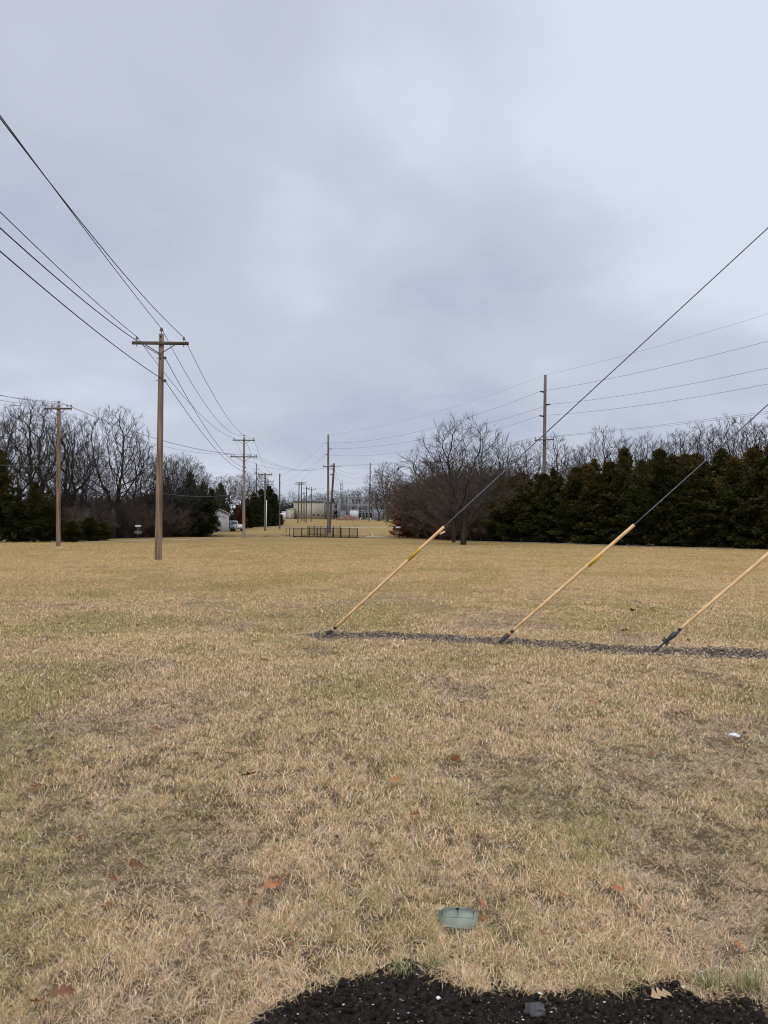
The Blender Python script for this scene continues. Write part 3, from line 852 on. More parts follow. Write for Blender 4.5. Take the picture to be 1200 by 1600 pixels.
# ------------------------------------------------------------------ poles
class Pole: pass
def ins_pin(mb, p, s=1.0):
    mb.lathe(p, [(0.012 * s, 0), (0.012 * s, 0.09 * s), (0.05 * s, 0.10 * s), (0.075 * s, 0.13 * s), (0.045 * s, 0.16 * s), (0.055 * s, 0.19 * s), (0.03 * s, 0.22 * s)], 8)
def pole(name, px, Y, pxt, pyt, rb, rt, m, label, arms=(), brackets=(), top_pin=False, group=None, stubs=(), extra=None, ground=None):
    base = stand(px, Y) if ground is None else ground
    top = at(pxt, pyt, base.y)
    t = thing(name, label, 'utility pole', base, 0, group)
    v = top - base
    P = Pole(); P.t = t; P.base = base; P.v = v; P.h = v.z
    ax = lambda z: v * (z / v.z)
    zof = lambda py: at(pxt, py, base.y).z - base.z
    P.zof = zof; P.ax = ax
    n = 7
    pts = [v * (-0.3 / v.z)] + [v * (i / n) for i in range(n + 1)]
    rad = [rb * 1.03] + [rb + (rt - rb) * i / n for i in range(n + 1)]
    if name != 'lattice':
        MB().tube(pts, rad, 12).build('pole_shaft', m, t, smooth=True)
    P.pts = {}
    for ai, A in enumerate(arms):
        z = zof(A['py']); c = ax(z); hw = A['hw']; yaw = A.get('yaw', 0.0); th = A.get('th', 0.11)
        d = Vector((math.cos(yaw), math.sin(yaw), 0)); nn = Vector((-d.y, d.x, 0))
        off = -nn * (rb * 0.9) + Vector((0, 0, 0))
        cc = c + off
        mb = MB(); mb.box(cc, (hw * 2, th * 0.85, th), yaw)
        if A.get('double'):
            mb.box(cc + nn * (rb * 2.2), (hw * 2, th * 0.85, th), yaw)
        arm = mb.build('crossarm', MT[A.get('mat', 'arm')], t)
        if A.get('brace', True):
            for sg in (-1, 1):
                br = MB()
                br.tube([cc + d * sg * hw * A.get('bw', 0.56) - Vector((0, 0, th * 0.4)) - nn * 0.04, c - nn * rb * 1.0 - Vector((0, 0, A.get('bz', 0.48)))], 0.022, 5)
                br.build('brace', MT['arm'], arm)
        for k, fr in enumerate(A.get('ins', ())):
            im = MB()
            q = cc + d * fr * hw + Vector((0, 0, th * 0.5))
            ins_pin(im, q, A.get('is', 1.0))
            im.tube([q - Vector((0, 0, th + 0.10)), q + Vector((0, 0, 0.01))], 0.018, 5)
            P.pts[(ai, k)] = base + q + Vector((0, 0, 0.2 * A.get('is', 1.0)))
            im.build('insulator', MT['porcelain'], arm)
        P.pts[(ai, 'l')] = base + cc - d * hw; P.pts[(ai, 'r')] = base + cc + d * hw
    for k, (py, side) in enumerate(brackets):
        bm_ = MB()
        z = zof(py); c = ax(z)
        r = rb + (rt - rb) * z / v.z
        q = c + Vector((side * (r + 0.07), -0.02, 0))
        bm_.tube([c - Vector((side * (r + 0.10), 0, 0)), q + Vector((side * 0.05, 0, 0))], 0.016, 5)
        bm_.lathe(q - Vector((0, 0, 0.06)), [(0.03, 0), (0.055, 0.01), (0.04, 0.06), (0.055, 0.11), (0.03, 0.12)], 8)
        P.pts[('b', k)] = base + q
        bm_.build('spool_bracket', MT['dark_steel'], t)
    if top_pin:
        im = MB(); ins_pin(im, v, 1.3); im.build('top_insulator', MT['porcelain'], t)
        P.pts['top'] = base + v + Vector((0, 0, 0.24))
    else:
        P.pts['top'] = base + v
    for k, (py, dxp, m2) in enumerate(stubs):           # horizontal line post insulators
        z = zof(py); c = ax(z); ln_ = dxp
        sm = MB(); sg = 1 if ln_ > 0 else -1
        r = rt * 0.9
        prof = [c + Vector((sg * (r - 0.02), 0, 0)), c + Vector((sg * (r + 0.08), 0, 0.01))]
        rr = [0.09, 0.09]
        nsh = 7
        for j in range(nsh):
            f0 = r + 0.08 + (abs(ln_) - r - 0.08) * (j + 0.2) / nsh; f1 = r + 0.08 + (abs(ln_) - r - 0.08) * (j + 0.7) / nsh
            prof += [c + Vector((sg * f0, 0, 0.02 + 0.06 * f0)), c + Vector((sg * f1, 0, 0.02 + 0.06 * f1))]; rr += [0.085, 0.05]
        sm.tube(prof, rr, 8); sm.build('line_post_insulator', MT[m2], t)
        P.pts[('s', k)] = base + c + Vector((ln_, 0, 0.05))
    return P

YL = math.atan2(5.7, 50)
P1 = pole('utility_pole', 248, 32.3, 252.3, 522, 0.165, 0.112, MT['pole_brown'], 'tall brown wooden utility pole with one crossarm standing closest in the lawn',
          arms=[dict(py=537.5, hw=1.23, yaw=YL * 0.2, ins=(-0.83, 0.83), th=0.125)], brackets=[(559.5, 1), (595, 1)], top_pin=True)
for zz, s_ in ((P1.h - 0.35, 1), (P1.h - 0.12, 1), (P1.h - 1.95, -1), (P1.h - 1.1, 1)):
    c = P1.ax(zz); xt = MB()
    xt.tube([c + Vector((0, -0.16, 0)), c + Vector((0, 0.13, 0))], 0.02, 6)
    xt.box(c + Vector((0, -0.125, 0)), (0.07, 0.02, 0.07))
    xt.build('bolt_plate', MT['dark_steel'], P1.t)
P2 = pole('utility_pole', 381, 83, 381.3, 683, 0.17, 0.12, MT['pole_grey'], 'weathered grey wooden utility pole carrying two crossarms one above the other',
          arms=[dict(py=688, hw=1.27, yaw=0.03, ins=(-0.85, 0.85)), dict(py=714, hw=1.52, yaw=0.03, ins=(-0.9, -0.72, 0.32, 0.5, 0.82, 0.95), bz=0.55)],
          brackets=[(730, 1), (737, 1), (770, -1)], top_pin=True)
P3 = pole('utility_pole', 414, 134, 414.3, 739, 0.17, 0.125, MT['pole_mid'], 'utility pole with a wide double crossarm at its very top and white riser pipe',
          arms=[dict(py=741.5, hw=1.3, yaw=0.1, ins=(-0.9, -0.1, 0.9), th=0.22, double=True, bz=0.9, mat='pole_grey')], brackets=[(752, 1)])
MB().tube([(0.27, -0.1, 0.02), (0.27, -0.1, 5.6)], 0.075, 8).build('riser_pipe', MT['white'], P3.t)
PL = pole('utility_pole', 91.5, 50, 91.8, 633, 0.15, 0.11, MT['pole_brown'], 'brown wooden utility pole with one crossarm against the bare trees and cedars',
          arms=[dict(py=639, hw=0.96, yaw=-0.05, ins=(-0.88, -0.42, 0.68, 0.97), is_=1)], brackets=[(728, 1)], top_pin=True)
P4 = pole('utility_pole', 437, 146, 437, 740, 0.15, 0.12, MT['pole_dark'], 'thin dark pole without a crossarm past the dark evergreen trees',
          brackets=[(743, 1), (755, 1), (778, 1)])
P5 = pole('utility_pole', 401, 215, 400.5, 724, 0.15, 0.11, MT['pole_dark'], 'slim far pole with a small crossarm rising above bare treetops',
          arms=[dict(py=733, hw=0.75, ins=(-0.9, 0.9), brace=False)])
P6 = pole('utility_pole', 418.6, 190, 418.6, 748, 0.15, 0.11, MT['pole_dark'], 'far pole with two stacked crossarms half hidden behind the riser pipe pole',
          arms=[dict(py=752, hw=1.6, ins=(-0.9, -0.4, 0.4, 0.9)), dict(py=757, hw=1.5, ins=(-0.9, -0.4, 0.4, 0.9))])
CL = []
for px, Y, pxt, pyt, arms, lab in [
 (465.5, 196, 467.5, 754, [dict(py=756, hw=1.2, yaw=0.15, ins=(-0.9, 0.9))], 'leading dark pole of the pole cluster before the tan building, slightly leaning'),
 (471, 222, 471, 753, [dict(py=754, hw=1.5, ins=(-0.9, 0, 0.9)), dict(py=757, hw=1.2, ins=(-0.9, 0.9), brace=False)], 'pole with the highest crossarm in the cluster before the tan building'),
 (475, 218, 475, 769, [dict(py=771, hw=0.7, ins=(-0.9, 0.9), brace=False)], 'shortest pole in the cluster before the tan building'),
 (478.3, 205, 479, 760, [dict(py=763, hw=0.9, yaw=0.3, ins=(-0.9, 0.9), brace=False)], 'bare topped pole between the shortest pole and the separate end pole'),
 (486, 225, 487, 761, [dict(py=764.5, hw=1.3, ins=(-0.9, 0, 0.9))], 'separate end pole of the cluster, standing against the tan wall'),
]:
    CL.append(pole('utility_pole', px, Y, pxt, pyt, 0.16, 0.12, MT['pole_dark'], lab, arms=arms, group='poles before the tan building'))
tb = MB(); tb.lathe((0.35, 0, CL[2].h - 1.9), [(0.25, 0), (0.27, 0.05), (0.27, 0.9), (0.2, 1.0)], 10); tb.build('transformer_can', MT['grey_paint'], CL[2].t)
T1 = pole('transmission_pole', 512.6, 119, 513, 679, 0.21, 0.15, MT['pole_mid'], 'very tall slim wooden transmission pole behind the black railing',
          arms=[dict(py=729, hw=0.9, yaw=0.15, ins=(-0.9, 0.9))], stubs=[(692.3, -0.55, 'grey_paint'), (701.5, 0.6, 'grey_paint'), (710.8, -0.5, 'grey_paint')])
T2 = pole('utility_pole', 514.6, 121, 522.2, 724, 0.19, 0.16, MT['pole_dark'], 'dark leaning pole with insulators crossing the tall transmission pole behind the railing',
          stubs=[(727, -0.6, 'dark_steel'), (733, -0.55, 'dark_steel'), (742, -0.55, 'dark_steel')],
          arms=[dict(py=728, hw=0.1, brace=False)])
MB().box(T2.ax(5.4) + Vector((0.28, -0.05, 0)), (0.3, 0.3, 0.7)).build('equipment_box', MT['dark_steel'], T2.t)
MB().tube([T2.ax(T2.h - 0.45), T2.ax(T2.h - 0.5) + Vector((1.3, 0, 0.0))], 0.045, 6).build('side_arm', MT['grey_paint'], T2.t)
T3 = pole('transmission_pole', 849, 72, 852, 586, 0.22, 0.135, MT['pole_mid'], 'tall grey transmission pole rising out of the trees behind the cedars',
          arms=[dict(py=687.5, hw=0.95, yaw=-0.35, ins=(-0.9, 0.9))], stubs=[(612.5, -0.52, 'dark_steel'), (632.5, 0.55, 'dark_steel'), (650.5, -0.55, 'dark_steel')])
T4 = pole('transmission_pole', 577, 235, 578.6, 723, 0.23, 0.16, MT['pole_dark'], 'distant transmission pole with three side insulators above the substation trees',
          stubs=[(731.5, -1.1, 'grey_paint'), (739.5, -1.1, 'grey_paint'), (748, -1.1, 'grey_paint')])

# ------------------------------------------------------------------ wires
def proj(p):
    d = Vector(p) - Vector((0, 0, EYE))
    k = d.dot(f_)
    return 600 + FPX * d.dot(r_) / k, 800 - FPX * d.dot(u_) / k
def span(p, q, sag, n=24):
    return [Vector(p).lerp(Vector(q), i / n) - Vector((0, 0, 4 * sag * (i / n) * (1 - i / n))) for i in range(n + 1)]
def fit(p, q, px, py):
    """sag of a span p-q whose wire passes the line of sight (px, py)"""
    best = None
    for i in range(1, 400):
        t = i / 400
        m = Vector(p).lerp(Vector(q), t)
        if (m - Vector((0, 0, EYE))).dot(f_) < 1: continue
        a = abs(proj(m)[0] - px)
        if best is None or a < best[0]: best = (a, t, m)
    _, t, m = best
    z = at(px, py, m.y).z
    return max(0.02, (m.z - z) / (4 * t * (1 - t)))
def wire(label, pts, r, m='wire', group=None):
    o = MB().tube(pts, r, 5).build('power_line', MT[m])
    return tag(o, label, 'power line', group)
back = P1.base - P2.base
def prev(a, b_, dz=0.0):
    q = Vector(a) + (Vector(a) - Vector(b_)); q.z = a.z + dz
    return q
A1 = [P1.pts['top'], P1.pts[(0, 1)], P1.pts[(0, 0)], P1.pts[('b', 0)], P1.pts[('b', 1)]]
A2 = [P2.pts['top'], P2.pts[(0, 1)], P2.pts[(0, 0)], P2.pts[('b', 0)], P2.pts[('b', 1)]]
LEFTY = [182, 179, 330, 355, 391]
MIDP = [(319.5, 629.5), (323, 598), (303.7, 638), (300, 634), (300, 655)]
LBL = ['overhead line carried on the very top of the closest brown pole', 'overhead line on the outer crossarm insulator of the closest brown pole',
       'overhead line on the treeward crossarm insulator of the closest brown pole', 'upper of the two cables held by side brackets on the closest brown pole',
       'lower of the two cables held by side brackets on the closest brown pole']
A3 = [P3.pts[(0, 1)], P3.pts[(0, 2)], P3.pts[(0, 0)], P3.pts[('b', 0)], P3.pts[('b', 0)] - Vector((0, 0, 0.6))]
A3[4].x -= 0.06
for i in range(5):
    q0 = prev(A1[i], A2[i], 0.2)
    pts = span(q0, A1[i], fit(q0, A1[i], 0, LEFTY[i]), 40)[:-1] + span(A1[i], A2[i], fit(A1[i], A2[i], *MIDP[i]), 24)[:-1] + span(A2[i], A3[i], 1.0, 16)
    wire(LBL[i], pts, 0.0125 if i < 3 else 0.0145, group='lines along the pole row')
# line crossing from the pole by the cedars to the double crossarm pole and on to the tall poles
PA = [P2.pts[(1, 0)], P2.pts[(1, 2)], P2.pts[(1, 4)]]
PB = [PL.pts[(0, 0)], PL.pts['top'], PL.pts[(0, 2)]]
TB = [T1.pts[(0, 0)], T2.pts[('s', 0)], T1.pts[(0, 1)]]
for i, (a, c, e_) in enumerate(zip(PB, PA, TB)):
    q0 = at(-60, [612, 605.5, 603][i], 36 + i)
    wire(['faint line from the crossarm tip facing the picture edge on the pole by the cedars', 'faint line from the top pin of the pole by the cedars', 'faint line from the inner crossarm end of the pole by the cedars'][i],
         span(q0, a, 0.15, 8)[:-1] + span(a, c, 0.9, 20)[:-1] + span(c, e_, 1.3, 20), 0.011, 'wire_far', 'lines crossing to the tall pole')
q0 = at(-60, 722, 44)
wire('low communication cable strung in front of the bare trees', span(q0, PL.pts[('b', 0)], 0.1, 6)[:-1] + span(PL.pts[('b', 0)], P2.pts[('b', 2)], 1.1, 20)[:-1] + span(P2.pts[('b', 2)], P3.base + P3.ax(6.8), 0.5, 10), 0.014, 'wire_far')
# transmission line on the far side
nxt = T3.base + (T3.base - T1.base)
TR = [(T3.pts['top'], T1.pts['top'], 490, 655, 'thin shield wire strung over the tops of the tall poles'),
      (T3.pts[('s', 0)], T1.pts[('s', 0)], 533, 677.5, 'uppermost conductor on the tall grey transmission pole'),
      (T3.pts[('s', 1)], T1.pts[('s', 1)], 575, 690, 'middle conductor on the tall grey transmission pole'),
      (T3.pts[('s', 2)], T1.pts[('s', 2)], 600, 704.5, 'lowest conductor on the tall grey transmission pole')]
for i, (a, c, yr, ym, lab) in enumerate(TR):
    q0 = Vector((nxt.x, nxt.y, a.z + 2.2 - 0.25 * i))
    wire(lab, span(q0, a, fit(q0, a, 1200, yr), 24)[:-1] + span(a, c, fit(a, c, 640, ym), 30), 0.008 if i == 0 else 0.0125, 'wire_far', 'transmission conductors')
for i in range(2):
    a = T3.pts[(0, i)]; c = T1.pts[(0, i)]
    q0 = Vector((nxt.x, nxt.y + i, a.z - 0.2))
    wire(['distribution line on the far tip of the low crossarm of the grey transmission pole', 'distribution line on the near tip of the low crossarm of the grey transmission pole'][i], span(q0, a, 0.6)[:-1] + span(a, c, 0.9), 0.010, 'wire_far', 'lines on the low crossarm')
for i in range(3):
    wire(['top', 'middle', 'bottom'][i] + ' slack wire from the railing tall pole down to the dark pole without crossarm', span(T1.pts[('s', i)], P4.pts[('b', min(i, 2))], 0.6), 0.011, 'wire_far', 'slack wires at the tall pole')
    wire(['top line', 'middle line', 'bottom line'][i] + ' from the leaning pole across to the distant transmission pole', span(T2.pts[('s', i)], T4.pts[('s', i)], 1.6), 0.014, 'wire_far', 'lines over the substation')
    wire(['first line', 'second line', 'third line'][i] + ' leaving the double crossarm at the riser pipe pole for the pole behind it', span(P3.pts[(0, i)], P6.pts[(0, i)], 0.7), 0.012, 'wire_far', 'lines behind the riser pipe pole')
for k, (a, c) in enumerate([(CL[1].pts[(0, 0)], P6.pts[(1, 3)]), (CL[1].pts[(0, 2)], T1.base + T1.ax(7.5)), (CL[0].pts[(0, 1)], T1.base + T1.ax(6.4)), (CL[4].pts[(0, 2)], T2.base + T2.ax(6.0)), (CL[4].pts[(0, 0)], P4.pts[('b', 2)])]):
    wire(['line from the highest cluster crossarm to the stacked crossarm pole', 'line from the highest cluster crossarm toward the tall pole', 'line from the leading cluster pole toward the tall pole', 'line from the end cluster pole to the leaning pole', 'line from the end cluster pole to the dark pole without crossarm'][k], span(a, c, 1.0), 0.013, 'wire_far', 'lines among the pole cluster')
wire('thin stay cable slanting from the leaning pole down to the ground', [T2.base + T2.ax(T2.h - 0.6), T2.base + Vector((4.2, 8, 0))], 0.014, 'wire_far')
wire('second stay cable of the leaning pole, reaching less far out', [T2.base + T2.ax(T2.h - 1.2), T2.base + Vector((3.0, 8, 0))], 0.014, 'wire_far')

# ------------------------------------------------------------------ trees
def orth(d, rg):
    a = Vector((rg.uniform(-1, 1), rg.uniform(-1, 1), rg.uniform(-1, 1)))
    a = a - d * a.dot(d)
    return a.normalized() if a.length > 1e-4 else d.orthogonal().normalized()
def grow(lo, hi, p, d, Ln, r, lvl, S, rg):
    nseg = (6, 5, 4, 3, 2, 2)[min(lvl, 5)]
    pts = [p.copy()]; rad = [r]
    d = d.normalized()
    for i in range(nseg):
        d = (d + orth(d, rg) * S['gnarl'][min(lvl, 4)] * rg.random() + Vector((0, 0, S['up'][min(lvl, 4)]))).normalized()
        p = p + d * (Ln / nseg)
        pts.append(p.copy()); rad.append(max(r * (1 - (i + 1) / nseg * S['taper']), S.get('rmin', 0.0075)))
    tgt = lo if lvl < S['split'] else hi
    tgt.tube(pts, rad, (9, 6, 5, 3, 3, 3)[min(lvl, 5)], cap=False)
    if lvl >= S['levels']: return
    nch = S['n'][lvl]; nch = max(1, int(round(nch * rg.uniform(0.8, 1.2))))
    ph = rg.uniform(0, 6.28)
    for k in range(nch):
        t = S['t0'][lvl] + (1 - S['t0'][lvl]) * ((k + rg.uniform(0.2, 0.9)) / nch)
        t = min(t, 0.99)
        i = min(int(t * nseg), nseg - 1); fr = t * nseg - i
        q = pts[i].lerp(pts[i + 1], fr); dd = (pts[i + 1] - pts[i]).normalized()
        ph += 2.4 + rg.uniform(-0.5, 0.5)
        a = dd.orthogonal().normalized(); b2 = dd.cross(a)
        side = a * math.cos(ph) + b2 * math.sin(ph)
        ang = S['ang'][lvl] * rg.uniform(0.75, 1.25)
        nd = dd * math.cos(ang) + side * math.sin(ang)
        prof = S['shape'](t) if lvl == 0 else (1.0 - 0.55 * t)
        rr = rad[i] * (1 - fr) + rad[i + 1] * fr
        grow(lo, hi, q, nd, Ln * S['lr'][lvl] * prof * rg.uniform(0.75, 1.2), min(rr * S['rr'][lvl], r * 0.75), lvl + 1, S, rg)
BASE = dict(gnarl=(0.10, 0.16, 0.18, 0.2, 0.22), up=(0.02, 0.07, 0.07, 0.07, 0.06), taper=0.8, split=3, levels=4,
            n=(11, 8, 6, 5), t0=(0.22, 0.18, 0.15, 0.1), ang=(0.75, 0.75, 0.75, 0.8), lr=(0.62, 0.52, 0.5, 0.5), rr=(0.55, 0.55, 0.55, 0.6), shape=lambda t: 1.15 - 0.6 * t)
def spec(**kw):
    s = dict(BASE); s.update(kw); return s
# crown envelopes of a tree 10 m tall: fork height, centre height, half width, half height up, half height down, points, twig length, reach
ENV = {
 'round': (2.3, 5.6, 3.05, 4.4, 2.8, 3000, 0.62, 0.46),
 'spread': (1.8, 4.6, 4.3, 5.0, 2.0, 1500, 0.95, 0.55),
 'tall': (3.2, 6.6, 1.9, 3.3, 3.0, 1000, 0.75, 0.52),
 'fork': (2.2, 5.9, 2.6, 4.0, 3.2, 1250, 0.75, 0.52),
}
from mathutils import kdtree
def unit_tree(kind, seed, h=10.0, r=0.2, bark='bark', twig='twig'):
    """a bare tree: limbs grow towards points scattered through the crown, then twigs are set along the thin wood"""
    rg = random.Random(seed)
    fk, cz, rx, ru, rd, npt, tl, dk = ENV[kind]
    far = twig == 'twig_far'
    if far: npt = int(npt * 0.6)
    att = []
    ph = [rg.uniform(0, 6.28) for _ in range(4)]
    while len(att) < npt:
        x, y, z = (rg.uniform(-1, 1) for _ in range(3))
        q = math.sqrt(x * x + y * y + z * z)
        if q > 1 or rg.random() > 0.25 + 0.75 * q: continue
        az = math.atan2(y, x)
        lob = 1 + 0.16 * math.sin(3 * az + ph[0] + 2 * z) + 0.10 * math.sin(5 * az + ph[1] - 3 * z)
        if kind in ('tall', 'fork'): lob += 0.14 * math.sin(4 * z + ph[2] + az)
        att.append(Vector((x * rx * lob, y * rx * lob, cz + (z * ru if z > 0 else z * rd))))
    pos = []; par = []
    D = 0.27
    p = Vector((0, 0, -0.15)); d = Vector((rg.uniform(-.08, .08), rg.uniform(-.08, .08), 1)).normalized()
    last = -1
    while p.z < fk:
        pos.append(p.copy()); par.append(last); last = len(pos) - 1
        d = (d + orth(d, rg) * 0.07).normalized(); p = p + d * D
    if kind in ('fork', 'spread', 'round'):                      # a few strong forks start the crown
        root_i = last
        for k in range({'fork': 3, 'spread': 6, 'round': 5}[kind]):
            a = k * 2.4 + rg.uniform(-0.4, 0.4); e = rg.uniform(0.25, 0.7) if kind != 'spread' else rg.uniform(0.3, 1.0)
            d = Vector((math.cos(a) * math.sin(e), math.sin(a) * math.sin(e), math.cos(e)))
            li = max(0, root_i - rg.randint(0, 3)); q = pos[li]
            for j in range(rg.randint(4, 7)):
                q = q + d * D; pos.append(q.copy()); par.append(li); li = len(pos) - 1
                d = (d + orth(d, rg) * 0.08 + Vector((0, 0, 0.04))).normalized()
    alive = att
    for it in range(70):
        kd = kdtree.KDTree(len(pos))
        for i, q in enumerate(pos): kd.insert(q, i)
        kd.balance()
        pull = {}
        nxt = []
        for a in alive:
            co, i, dist = kd.find(a)
            if dist < dk: continue
            nxt.append(a)
            pull.setdefault(i, []).append((a - co) / dist)
        alive = nxt
        if not pull: break
        for i, vs in pull.items():
            v = Vector((0, 0, 0.0))
            for q in vs: v += q
            v = v / len(vs) + Vector((rg.uniform(-1, 1), rg.uniform(-1, 1), rg.uniform(-1, 1))) * 0.22 + Vector((0, 0, 0.06))
            if v.length < 0.05: continue
            pos.append(pos[i] + v.normalized() * D); par.append(i)
    n = len(pos)
    kids = [[] for _ in range(n)]
    for i in range(n):
        if par[i] >= 0: kids[par[i]].append(i)
    for _ in range(3):                                            # straighten the wood
        new = [q.copy() for q in pos]
        for i in range(n):
            if par[i] >= 0 and kids[i]:
                m = pos[par[i]] * 0.5
                c = Vector((0, 0, 0))
                for q in kids[i]: c += pos[q]
                new[i] = pos[i] * 0.4 + (m + c * (0.5 / len(kids[i]))) * 0.6
        pos = new
    acc = [0.0] * n
    tip = 0.011 if far else 0.0086
    for i in range(n - 1, -1, -1):
        if not kids[i]: acc[i] = tip ** 2.3
        if par[i] >= 0: acc[par[i]] += acc[i]
    rad = [max(tip, acc[i] ** (1 / 2.3)) for i in range(n)]
    k = r / rad[0]
    rad = [max(tip, tip + (q - tip) * k) for q in rad]
    lo, hi = MB(), MB()
    starts = [(0, None)]
    while starts:
        i, frm = starts.pop()
        ch = [frm] if frm is not None else []
        ch.append(i)
        while kids[i]:
            ks = sorted(kids[i], key=lambda c: -rad[c])
            for c in ks[1:]: starts.append((c, i))
            i = ks[0]; ch.append(i)
        rr = [rad[c] for c in ch]
        if frm is not None: rr[0] = min(rr[0], rr[1] * 1.25)
        big = max(rr)
        (lo if big > 0.02 else hi).tube([pos[c] for c in ch], rr, 9 if big > 0.1 else 5 if big > 0.03 else 3, cap=False)
    tw = 0.0090 if not far else 0.014
    for i in range(n):
        if rad[i] > 0.034 or par[i] < 0: continue
        dd = (pos[i] - pos[par[i]]).normalized()
        tips = not kids[i]
        for k2 in range(4 if tips else 2):
            if not tips and rg.random() < 0.25: continue
            if far and rg.random() < 0.4: continue
            outw = Vector((pos[i].x, pos[i].y, (pos[i].z - cz) * 0.8 + 0.6)).normalized()
            v = (dd * (1.0 if tips else 0.5) + orth(dd, rg) * (0.55 if tips else 0.9) + outw * 0.45 + Vector((0, 0, 0.18))).normalized()
            ln = tl * rg.uniform(0.45, 1.15)
            q0 = pos[i]; q1 = q0 + v * ln * 0.5; v2 = (v + orth(v, rg) * 0.25 + Vector((0, 0, 0.12))).normalized(); q2 = q1 + v2 * ln * 0.5
            hi.tube([q0, q1, q2], [tw, tw * 0.85, tw * 0.5], 3, cap=False)
            for q, lf in ((q1, 0.5), (q0.lerp(q1, 0.6), 0.45)):
                if far or rg.random() < 0.3: continue
                v3 = (v + orth(v, rg) * 0.75).normalized()
                hi.tube([q, q + v3 * ln * lf], [tw * 0.7, tw * 0.45], 3, cap=False)
    top = max(v[2] for v in hi.v)
    return lo, hi, top
PROTO = {}
def proto(kind, seed, bark='bark', twig='twig', r=0.2):
    seed = {32: 31, 38: 33, 34: 35, 42: 41}.get(seed, seed)
    if kind == 'spread': r = 0.23
    if kind == 'tall': r = 0.15
    key = (kind, seed, bark, twig)
    if key not in PROTO:
        lo, hi, top = unit_tree(kind, seed, r=r)
        PROTO[key] = (lo, hi, top, None)
    return key
def bare_tree(px, Y, pyt, kind, seed, label, group=None, bark='bark', twig='twig', wide=1.0, rz=None, name='bare_tree', lean=None):
    key = proto(kind, seed, bark, twig)
    lo, hi, top, root = PROTO[key]
    base = stand(px, Y)
    hgt = at(px, pyt, Y).z - base.z
    s = hgt / top
    rz = rnd.uniform(0, 6.28) if rz is None else rz
    if root is None:
        root = thing(name, label, 'tree', base, rz, group)
        lo.build('trunk', MT[bark], root, smooth=True); hi.build('crown', MT[twig], root)
        root.scale = (s * wide, s * wide, s)
        PROTO[key] = (lo, hi, top, root)
        return root
    c = dup(root, base, rz, (s * wide, s * wide, s), label)
    if group: c['group'] = group
    elif 'group' in c: del c['group']
    return c
ORD = ['first', 'second', 'third', 'fourth', 'fifth', 'sixth', 'seventh', 'eighth', 'ninth', 'tenth', 'eleventh', 'twelfth', 'thirteenth', 'fourteenth', 'fifteenth', 'sixteenth', 'seventeenth', 'eighteenth', 'nineteenth', 'twentieth']

# the tree standing free on the lawn, and the stem behind it
bare_tree(724, 60, 641, 'spread', 21, 'spreading bare tree standing free on the lawn before the brown thicket', wide=1.08, rz=0.6)
bare_tree(709, 67, 690, 'fork', 22, 'second bare trunk close behind the free standing spreading tree', wide=1.0, rz=1.0)
# tree line by the cedars and the pole there
for i, (px, Y, pyt, kd, sd2, wd_) in enumerate([(-14, 68, 640, 'fork', 31, 1.0), (18, 70, 628, 'fork', 32, 1.0), (45, 74, 618, 'tall', 43, 1.3), (66, 72, 622, 'fork', 33, 1.05), (92, 78, 640, 'fork', 31, 1.1), (112, 76, 652, 'fork', 38, 1.0), (132, 82, 682, 'tall', 42, 1.1)]):
    bare_tree(px, Y, pyt, kd, sd2, ORD[i] + ' tall bare tree from the picture edge, behind the dark cedars and brown pole', 'tall bare trees behind the pole by the cedars', wide=wd_)
bare_tree(177, 76, 631, 'round', 35, 'large bare tree with an even rounded crown between the two brown poles', wide=1.05, rz=2.0)
for i, (px, Y, pyt, kd, sd2, tw) in enumerate([(140, 84, 690, 'fork', 32, 0), (30, 84, 680, 'fork', 36, 0), (85, 86, 690, 'fork', 33, 0), (205, 86, 680, 'fork', 38, 0), (222, 88, 695, 'tall', 41, 0), (247, 86, 705, 'fork', 36, 0), (268, 92, 708, 'round', 37, 1), (288, 95, 704, 'round', 37, 1), (306, 100, 722, 'fork', 38, 1), (276, 98, 715, 'fork', 36, 1), (258, 96, 712, 'tall', 43, 0)]):
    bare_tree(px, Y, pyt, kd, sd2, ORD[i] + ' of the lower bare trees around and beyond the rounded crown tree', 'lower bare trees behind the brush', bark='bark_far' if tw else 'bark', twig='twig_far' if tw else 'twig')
for i, (px, Y, pyt) in enumerate([(322, 128, 740), (336, 135, 742), (352, 140, 738), (366, 146, 741), (380, 150, 736), (394, 168, 735), (408, 176, 740), (420, 184, 756)]):
    bare_tree(px, Y, pyt, ('tall', 'fork')[i % 2], (41, 36)[i % 2], ORD[i] + ' bare tree in the row above the white house and dark evergreens', 'bare trees above the white house', wide=1.3)
# behind the cedars
RB = [(662, 105, 716, 'fork'), (684, 96, 702, 'fork'), (748, 90, 690, 'tall'), (772, 86, 700, 'fork'), (797, 84, 690, 'fork'), (822, 84, 684, 'tall'), (868, 86, 670, 'tall'), (884, 88, 694, 'fork'), (905, 90, 692, 'tall'), (928, 90, 688, 'fork'), (946, 86, 661, 'fork'), (968, 88, 686, 'tall'), (990, 88, 682, 'fork'),
      (1012, 86, 668, 'tall'), (1034, 82, 683, 'fork'), (1056, 80, 664, 'tall'), (1072, 82, 672, 'fork'), (1092, 78, 655, 'tall'), (1112, 80, 668, 'fork')]
for i, (px, Y, pyt, kd) in enumerate(RB):
    bare_tree(px, Y, pyt, kd, {'fork': (36, 38, 33), 'tall': (41, 42, 43)}[kd][i % 3], ORD[i] + ' bare tree along the back row, starting at the free standing tree', 'bare trees behind the cedars')
